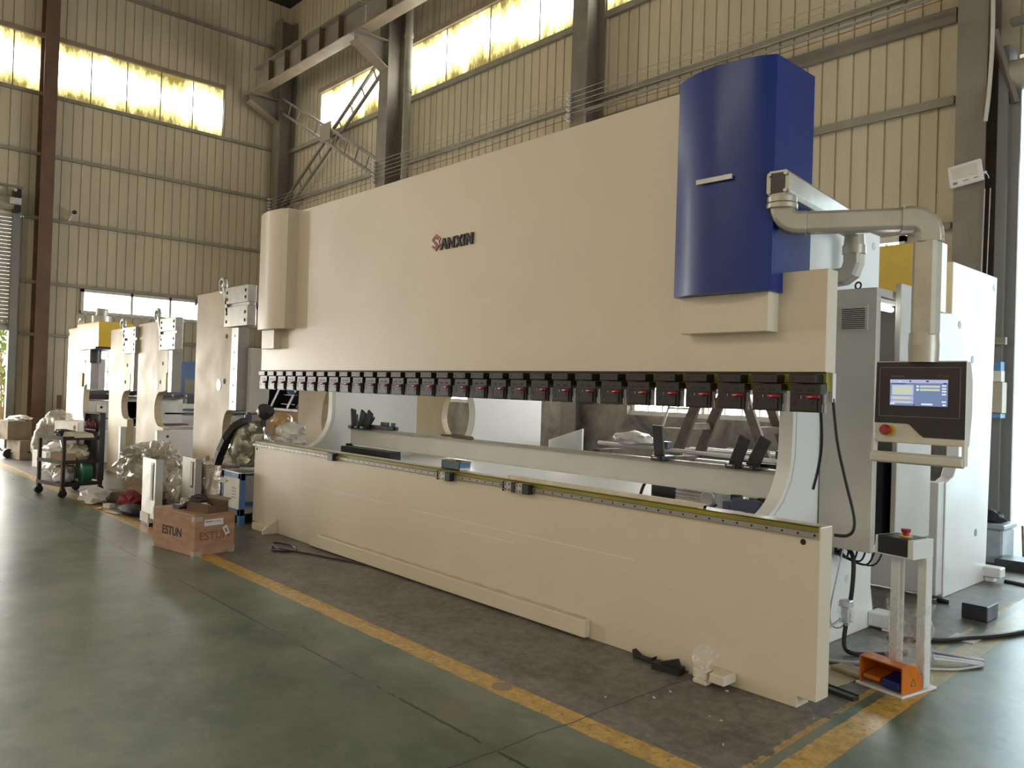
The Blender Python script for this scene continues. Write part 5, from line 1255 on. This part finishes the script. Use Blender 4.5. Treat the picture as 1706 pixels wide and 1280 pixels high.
solo(MB().tube([(-4.35, .88, 1.15), (-4.15, .875, 1.155), (-4.0, .88, 1.15), (-3.85, .875, 1.148)], [.012, .022, .02, .008], 8, 4), 'hand_tool', 'ladderwood', 'small brown hand tool lying on the back gauge beam', 'tool')
solo(MB().box(-.72, -.60, .86, .92, 1.145, 1.185).cyl((-.86, .89, 1.165), (-.72, .89, 1.165), .014, n=10), 'spanner_set', 'black', 'black adjuster with red grip at the right end of the gauge beam', 'tool')

# ================================================================ right side, floor and wall things
def flood():
    T = thing('flood_light', 'white square flood light tilted on the right-hand steel column', 'lamp', (-1.19, 5.62, 4.18))
    R_ = Matrix.Rotation(-.14, 4, 'Y')
    mb = MB().box(-.165, .165, -.03, .03, -.115, .115); mb.i = 1; mb.box(-.125, .125, -.033, -.029, -.045, .085); mb.i = 2
    mb.box(-.13, -.085, -.0335, -.029, -.10, -.07).box(-.03, .03, -.0335, -.029, -.085, -.075).box(.08, .125, -.0335, -.029, -.085, -.075)
    for v in mb.bm.verts: v.co = R_ @ v.co
    mb.build('lamp_body', ['paper', 'frame_white', 'inkgrey'], T, bevel=.004, local=True)
    MB().box(.16, .205, -.01, .02, -.03, -.005).build('bracket', 'paper', T, local=True); MB().tube([(.2, 0, -.02), (.215, .02, -.05), (.2, .1, -.06)], .006, 6, 4).build('lead', 'paper', T, local=True)
flood()
solo(MB().tube([(-1.0, 5.70, 7.0), (-.985, 5.69, 6.2), (-.98, 5.69, 5.6), (-1.005, 5.70, 5.05), (-1.035, 5.71, 4.75)], .022, 10, 6), 'white_hose', 'frame_white', 'thick pale hose hanging down the edge of the right-hand column', 'hose')
for i, x in enumerate((-1.04, -.985)):
    solo(MB().tube([(x + .02, 5.70, 4.0), (x + .015, 5.69, 3.4), (x - .005, 5.70, 2.4)], .006, 6, 4), 'thin_cable', 'cable_grey', ['thin pale cable hanging down the column under the flood light', 'thin pale cable hanging just right of the other on the right-hand column'][i], 'cable')
T = thing('switch_box', 'beige switch box on the wall strip right of the white neighbour frame', 'switch box', (-.86, 5.8, 1.5))
MB().box(-.95, -.80, 5.70, 5.86, 1.54, 1.88).build('body', 'boxbeige', T, bevel=.008); MB().box(-.945, -.80, 5.695, 5.70, 1.55, 1.87).build('cover', 'boxbeige', T)
T = thing('blue_white_carton', 'blue and white carton standing on the beige switch box', 'box', (-.87, 5.78, 1.89))
mb = MB().box(-.94, -.82, 5.72, 5.84, 1.885, 2.0); mb.i = 1; mb.box(-.935, -.825, 5.72, 5.84, 2.0, 2.10); mb.build('body', ['paper', 'boxblue'], T)
solo(MB().box(-.94, -.80, 5.66, 5.82, 1.49, 1.535), 'blue_carton', 'boxblue', 'flat pale blue carton under the beige switch box', 'box')
solo(MB().box(-.95, -.81, 5.80, 5.86, 2.29, 2.37), 'shelf_bracket', 'girt', 'short pale rail on the dark strip above the blue and white carton', 'bracket')
T = thing('waste_bin', 'hazy blue-grey plastic bin behind the white neighbour frame', 'bin', (-.82, 5.38, 0))
MB().prism([(-1.05, 5.18), (-.62, 5.18), (-.62, 5.58), (-1.05, 5.58)], 'Z', 0, .36).build('body', 'bin', T, bevel=.02); MB().box(-1.07, -.60, 5.16, 5.60, .36, .41).build('rim', 'bin', T, bevel=.01)
bag('plastic_bag', 'bagblack', 'black bag stuffed into the hazy blue-grey bin', (-.83, 5.38, .46), (.16, .14, .09), 75, amp=.4, ridged=True)
solo(MB().prism([(-.62, 4.95), (-.2, 5.02), (-.2, 5.35), (-.62, 5.30)], 'Z', 0, .105), 'steel_block', 'darksteel', 'flat dark steel block on the floor in front of the bin', 'block', bevel=.006)
solo(MB().box(-.19, -.012, 2.69, 2.94, 0, .115).rot(.0, (0, 0, 0)), 'steel_block', 'darksteel', 'dark rectangular steel block lying alone on the grey floor right of the pedal stand', 'block', bevel=.006)
solo(MB().tube([(-.36, 4.35, .012), (-.15, 4.30, .012), (.2, 4.05, .012), (.8, 3.7, .012)], .018, 8, 5), 'floor_cable', 'rubber', 'black cable along the floor from the neighbour frame foot to the right', 'cable')
solo(MB().tube([(.10, 1.95, .016), (.16, 2.25, .016), (.05, 2.32, .016), (.02, 2.05, .016), (.10, 1.72, .016), (.3, 1.75, .016)], .0, 8, 1) if False else MB().tube([(-.30, 1.62, .016), (-.05, 1.88, .016), (.05, 2.10, .016), (.16, 2.32, .016), (.28, 2.72, .016), (.40, 3.3, .016)], .017, 8, 6), 'floor_cable', 'rubber', 'thick black hose curving over the floor right of the pedal stand', 'hose')
solo(MB().tube([(-.50, 1.32, .66), (-.42, 1.22, .66), (-.34, 1.15, .60), (-.33, 1.12, .40), (-.36, 1.12, .20), (-.36, 1.10, .05), (-.30, 1.10, .015), (-.2, 1.22, .014), (-.1, 1.42, .014)], .014, 8, 6), 'drop_cable', 'rubber', 'thick black cable dropping from the cabinet to the floor in a loop', 'cable')
gl = ((-.50, 1.30, .62))
for i in range(6):
    e = (-.40 + .035 * i, 1.10 + .05 * i, .69)
    mid = (-.43 + .03 * i, 1.16 + .03 * i, .60 - .012 * i + .01 * (i % 2))
    solo(MB().tube([(-.505, 1.30 + .006 * (i - 3), .62 + .008 * (i - 3)), (-.47, 1.26, .615 - .006 * i), mid, e], .0065, 6, 6), 'cabinet_cable', 'rubber', 'black cable bowing from the frame gland up into the cabinet, one of six', 'cable', 'cables between gland and cabinet')
solo(MB().tube([(-.38, 1.10, .69), (-.40, 1.06, .50), (-.46, 1.10, .25), (-.45, 1.12, .15), (-.38, 1.12, .17), (-.34, 1.10, .32)], .005, 6, 8), 'thin_lead', 'cable_grey', 'thin grey lead looping under the cabinet', 'cable')
T = thing('connector', 'grey plug connector wrapped in film hanging under the cabinet', 'connector', (-.34, 1.12, .3))
MB().box(-.385, -.315, 1.06, 1.12, .30, .345).box(-.375, -.325, 1.07, 1.115, .20, .30).build('body', 'alu', T, bevel=.006); mb = MB(); mb.blob((-.35, 1.085, .27), (.05, .045, .085), 81, .35, 2.5, 3, False, True); mb.build('wrap', 'filmthin', T)
solo(MB().tube([(-.37, 1.07, .22), (-.42, .98, .16), (-.46, .90, .06), (-.42, .85, .012), (-.25, .92, .012), (-.18, 1.0, .012), (-.12, .95, .012), (-.18, .80, .012)], .0085, 8, 7), 'grey_cable', 'cable_grey', 'pale grey cable sweeping from the connector round onto the floor', 'cable')
solo(MB().tube([(-.42, .80, .012), (-.25, .88, .012), (-.14, .82, .012), (-.15, .70, .012)], .008, 8, 7), 'grey_cable', 'cable_grey', 'pale grey cable looping on the floor towards the wooden scrap', 'cable')
solo(MB().tube([(.02, .72, .012), (-.06, .82, .012), (-.02, .98, .012), (.06, 1.06, .012), (.12, 1.02, .02)], .008, 8, 7), 'grey_cable', 'cable_grey', 'pale grey cable loop just behind the orange pedal', 'cable')
for i in range(4):
    solo(MB().tube([(.10 - .02 * i, 1.30 + .05 * i, .05), (.20, 1.42 + .04 * i, .035), (.30 - .01 * i, 1.55 + .035 * i, .012)], .011, 8, 4), 'cable_strand', 'cable_grey' if i != 2 else 'navy', ['nearest strand of the cable bundle ending right of the pedal stand', 'second nearest strand of the cable bundle right of the pedal stand', 'dark strand in the cable bundle right of the pedal stand', 'farthest strand of the cable bundle right of the pedal stand'][i], 'cable')
solo(MB().tube([(.10, 1.20, .010), (.22, 1.34, .010), (.30, 1.52, .014)], .007, 8, 5), 'cable_strand', 'cable_grey', 'thin lone cable running to the tip of the bundle right of the pedal stand', 'cable')
mb = MB().box(-.45, -.10, .42, .78, .001, .008); mb.rot(-.15, (-.3, .6, 0)); solo(mb, 'cardboard_sheet', 'pinewood', 'pale brown board lying on the floor beside the bed end', 'board')
mb = MB().box(-.26, -.06, .70, .80, .012, .03); mb.rot(-.2, (-.16, .75, 0)); solo(mb, 'wooden_scrap', 'pinewood', 'small pale wooden scrap on the board behind the orange pedal', 'wood')
mb = MB().box(-.42, .05, .37, .42, 0, .022).box(-.42, .05, .42, .425, .0, .028); mb.rot(-.16, (-.2, .4, 0)); solo(mb, 'angle_bar', 'darksteel', 'dark steel angle bar on the floor at the foot of the pedal stand', 'bar')
solo(MB().box(-.06, .1, 2.02, 2.2, .001, .006), 'paper_scraps', 'debris', 'pale scrap sheet on the grey floor behind the pedal stand', 'paper')
T = thing('floor_plug', 'small black plug on the floor by the corner of the neighbour bed', 'plug', (-.42, 3.05, 0))
MB().cyl((-.48, 3.03, .018), (-.40, 3.06, .018), .018, n=10).build('body', 'blackp', T); MB().cyl((-.52, 3.015, .018), (-.48, 3.03, .018), .01, n=8).build('tip', 'steel', T)
# black scraps and bits in front of the bed
solo(MB().prism([(-1.13, .0), (-.99, .0), (-.98, .045), (-1.02, .022), (-1.09, .022), (-1.14, .05)], 'Y', -.07, -.03), 'rubber_scrap', 'rubber', 'thin curved black rubber scrap against the bed, left of the other', 'scrap')
mb = MB().box(-.95, -.77, -.12, -.05, 0, .04).prism([(-.92, .04), (-.78, .04), (-.80, .085)], 'Y', -.10, -.07); mb.rot(.15, (-.86, -.08, 0)); solo(mb, 'rubber_scrap', 'rubber', 'thicker black rubber scrap in front of the bed, left of the front foot', 'scrap')
bb = MB()
for i in range(9):
    x, y = rnd.uniform(-.9, .05), rnd.uniform(-.72, -.05)
    q = .003 + .005 * rnd.random(); bb.obox((x, y, q * .45), q * 2.2, q, q * .9, Matrix.Rotation(rnd.random() * 3, 3, 'Z'))
o = solo(bb, 'metal_chips', 'debris', 'scattered bright metal chips on the floor before the bed corner', 'chips'); o['kind'] = 'stuff'
solo(MB().cyl((-1.27, -1.02, .0005), (-1.27, -1.02, .004), .055, n=24), 'drain_cover', 'girder', 'round brown cover set in the yellow floor line', 'cover')
solo(MB().tube([(-5.45, -.32, .01), (-5.2, -.45, .01), (-5.05, -.30, .01), (-5.3, -.2, .01), (-5.5, -.3, .02), (-5.2, -.38, .02), (-4.9, -.25, .01), (-4.0, .0, .01)], .008, 6, 6), 'floor_cable', 'rubber', 'thin black cable coiled on the floor right of the plywood crate', 'cable')

# ================================================================ light
wd = bpy.data.worlds.new('hall_light'); SC.world = wd; wd.use_nodes = True
bg = wd.node_tree.nodes['Background']; bg.inputs[0].default_value = (1.0, .835, .595, 1); bg.inputs[1].default_value = .60
def area(name, loc, target, sx, sy, power, col):
    l = bpy.data.lights.new(name, 'AREA'); l.shape = 'RECTANGLE'; l.size = sx; l.size_y = sy; l.energy = power; l.color = col
    o = bpy.data.objects.new(name, l); COL.objects.link(o); o.location = loc
    o.rotation_euler = (Vector(target) - Vector(loc)).to_track_quat('-Z', 'Y').to_euler(); return o
area('left_door_daylight', (-18.4, -2.6, 1.4), (0, -2.0, .8), 4.0, 2.4, 230, (1.0, .93, .78))
area('opposite_wall_fill', (-8, -12.9, 8.0), (-11, 4, 4.0), 18, 1.6, 400, (1.0, .88, .68))  # added fill lamp, in place of unseen windows across the hall
area('right_door_daylight', (7.5, 0.0, 2.2), (-.5, .8, 1.0), 4.0, 4.0, 210, (.72, .88, 1.0))

SC.view_settings.view_transform = 'Standard'; SC.view_settings.look = 'None'; SC.view_settings.gamma = 1; SC.view_settings.exposure = 0.38
SC.view_settings.use_curve_mapping = False
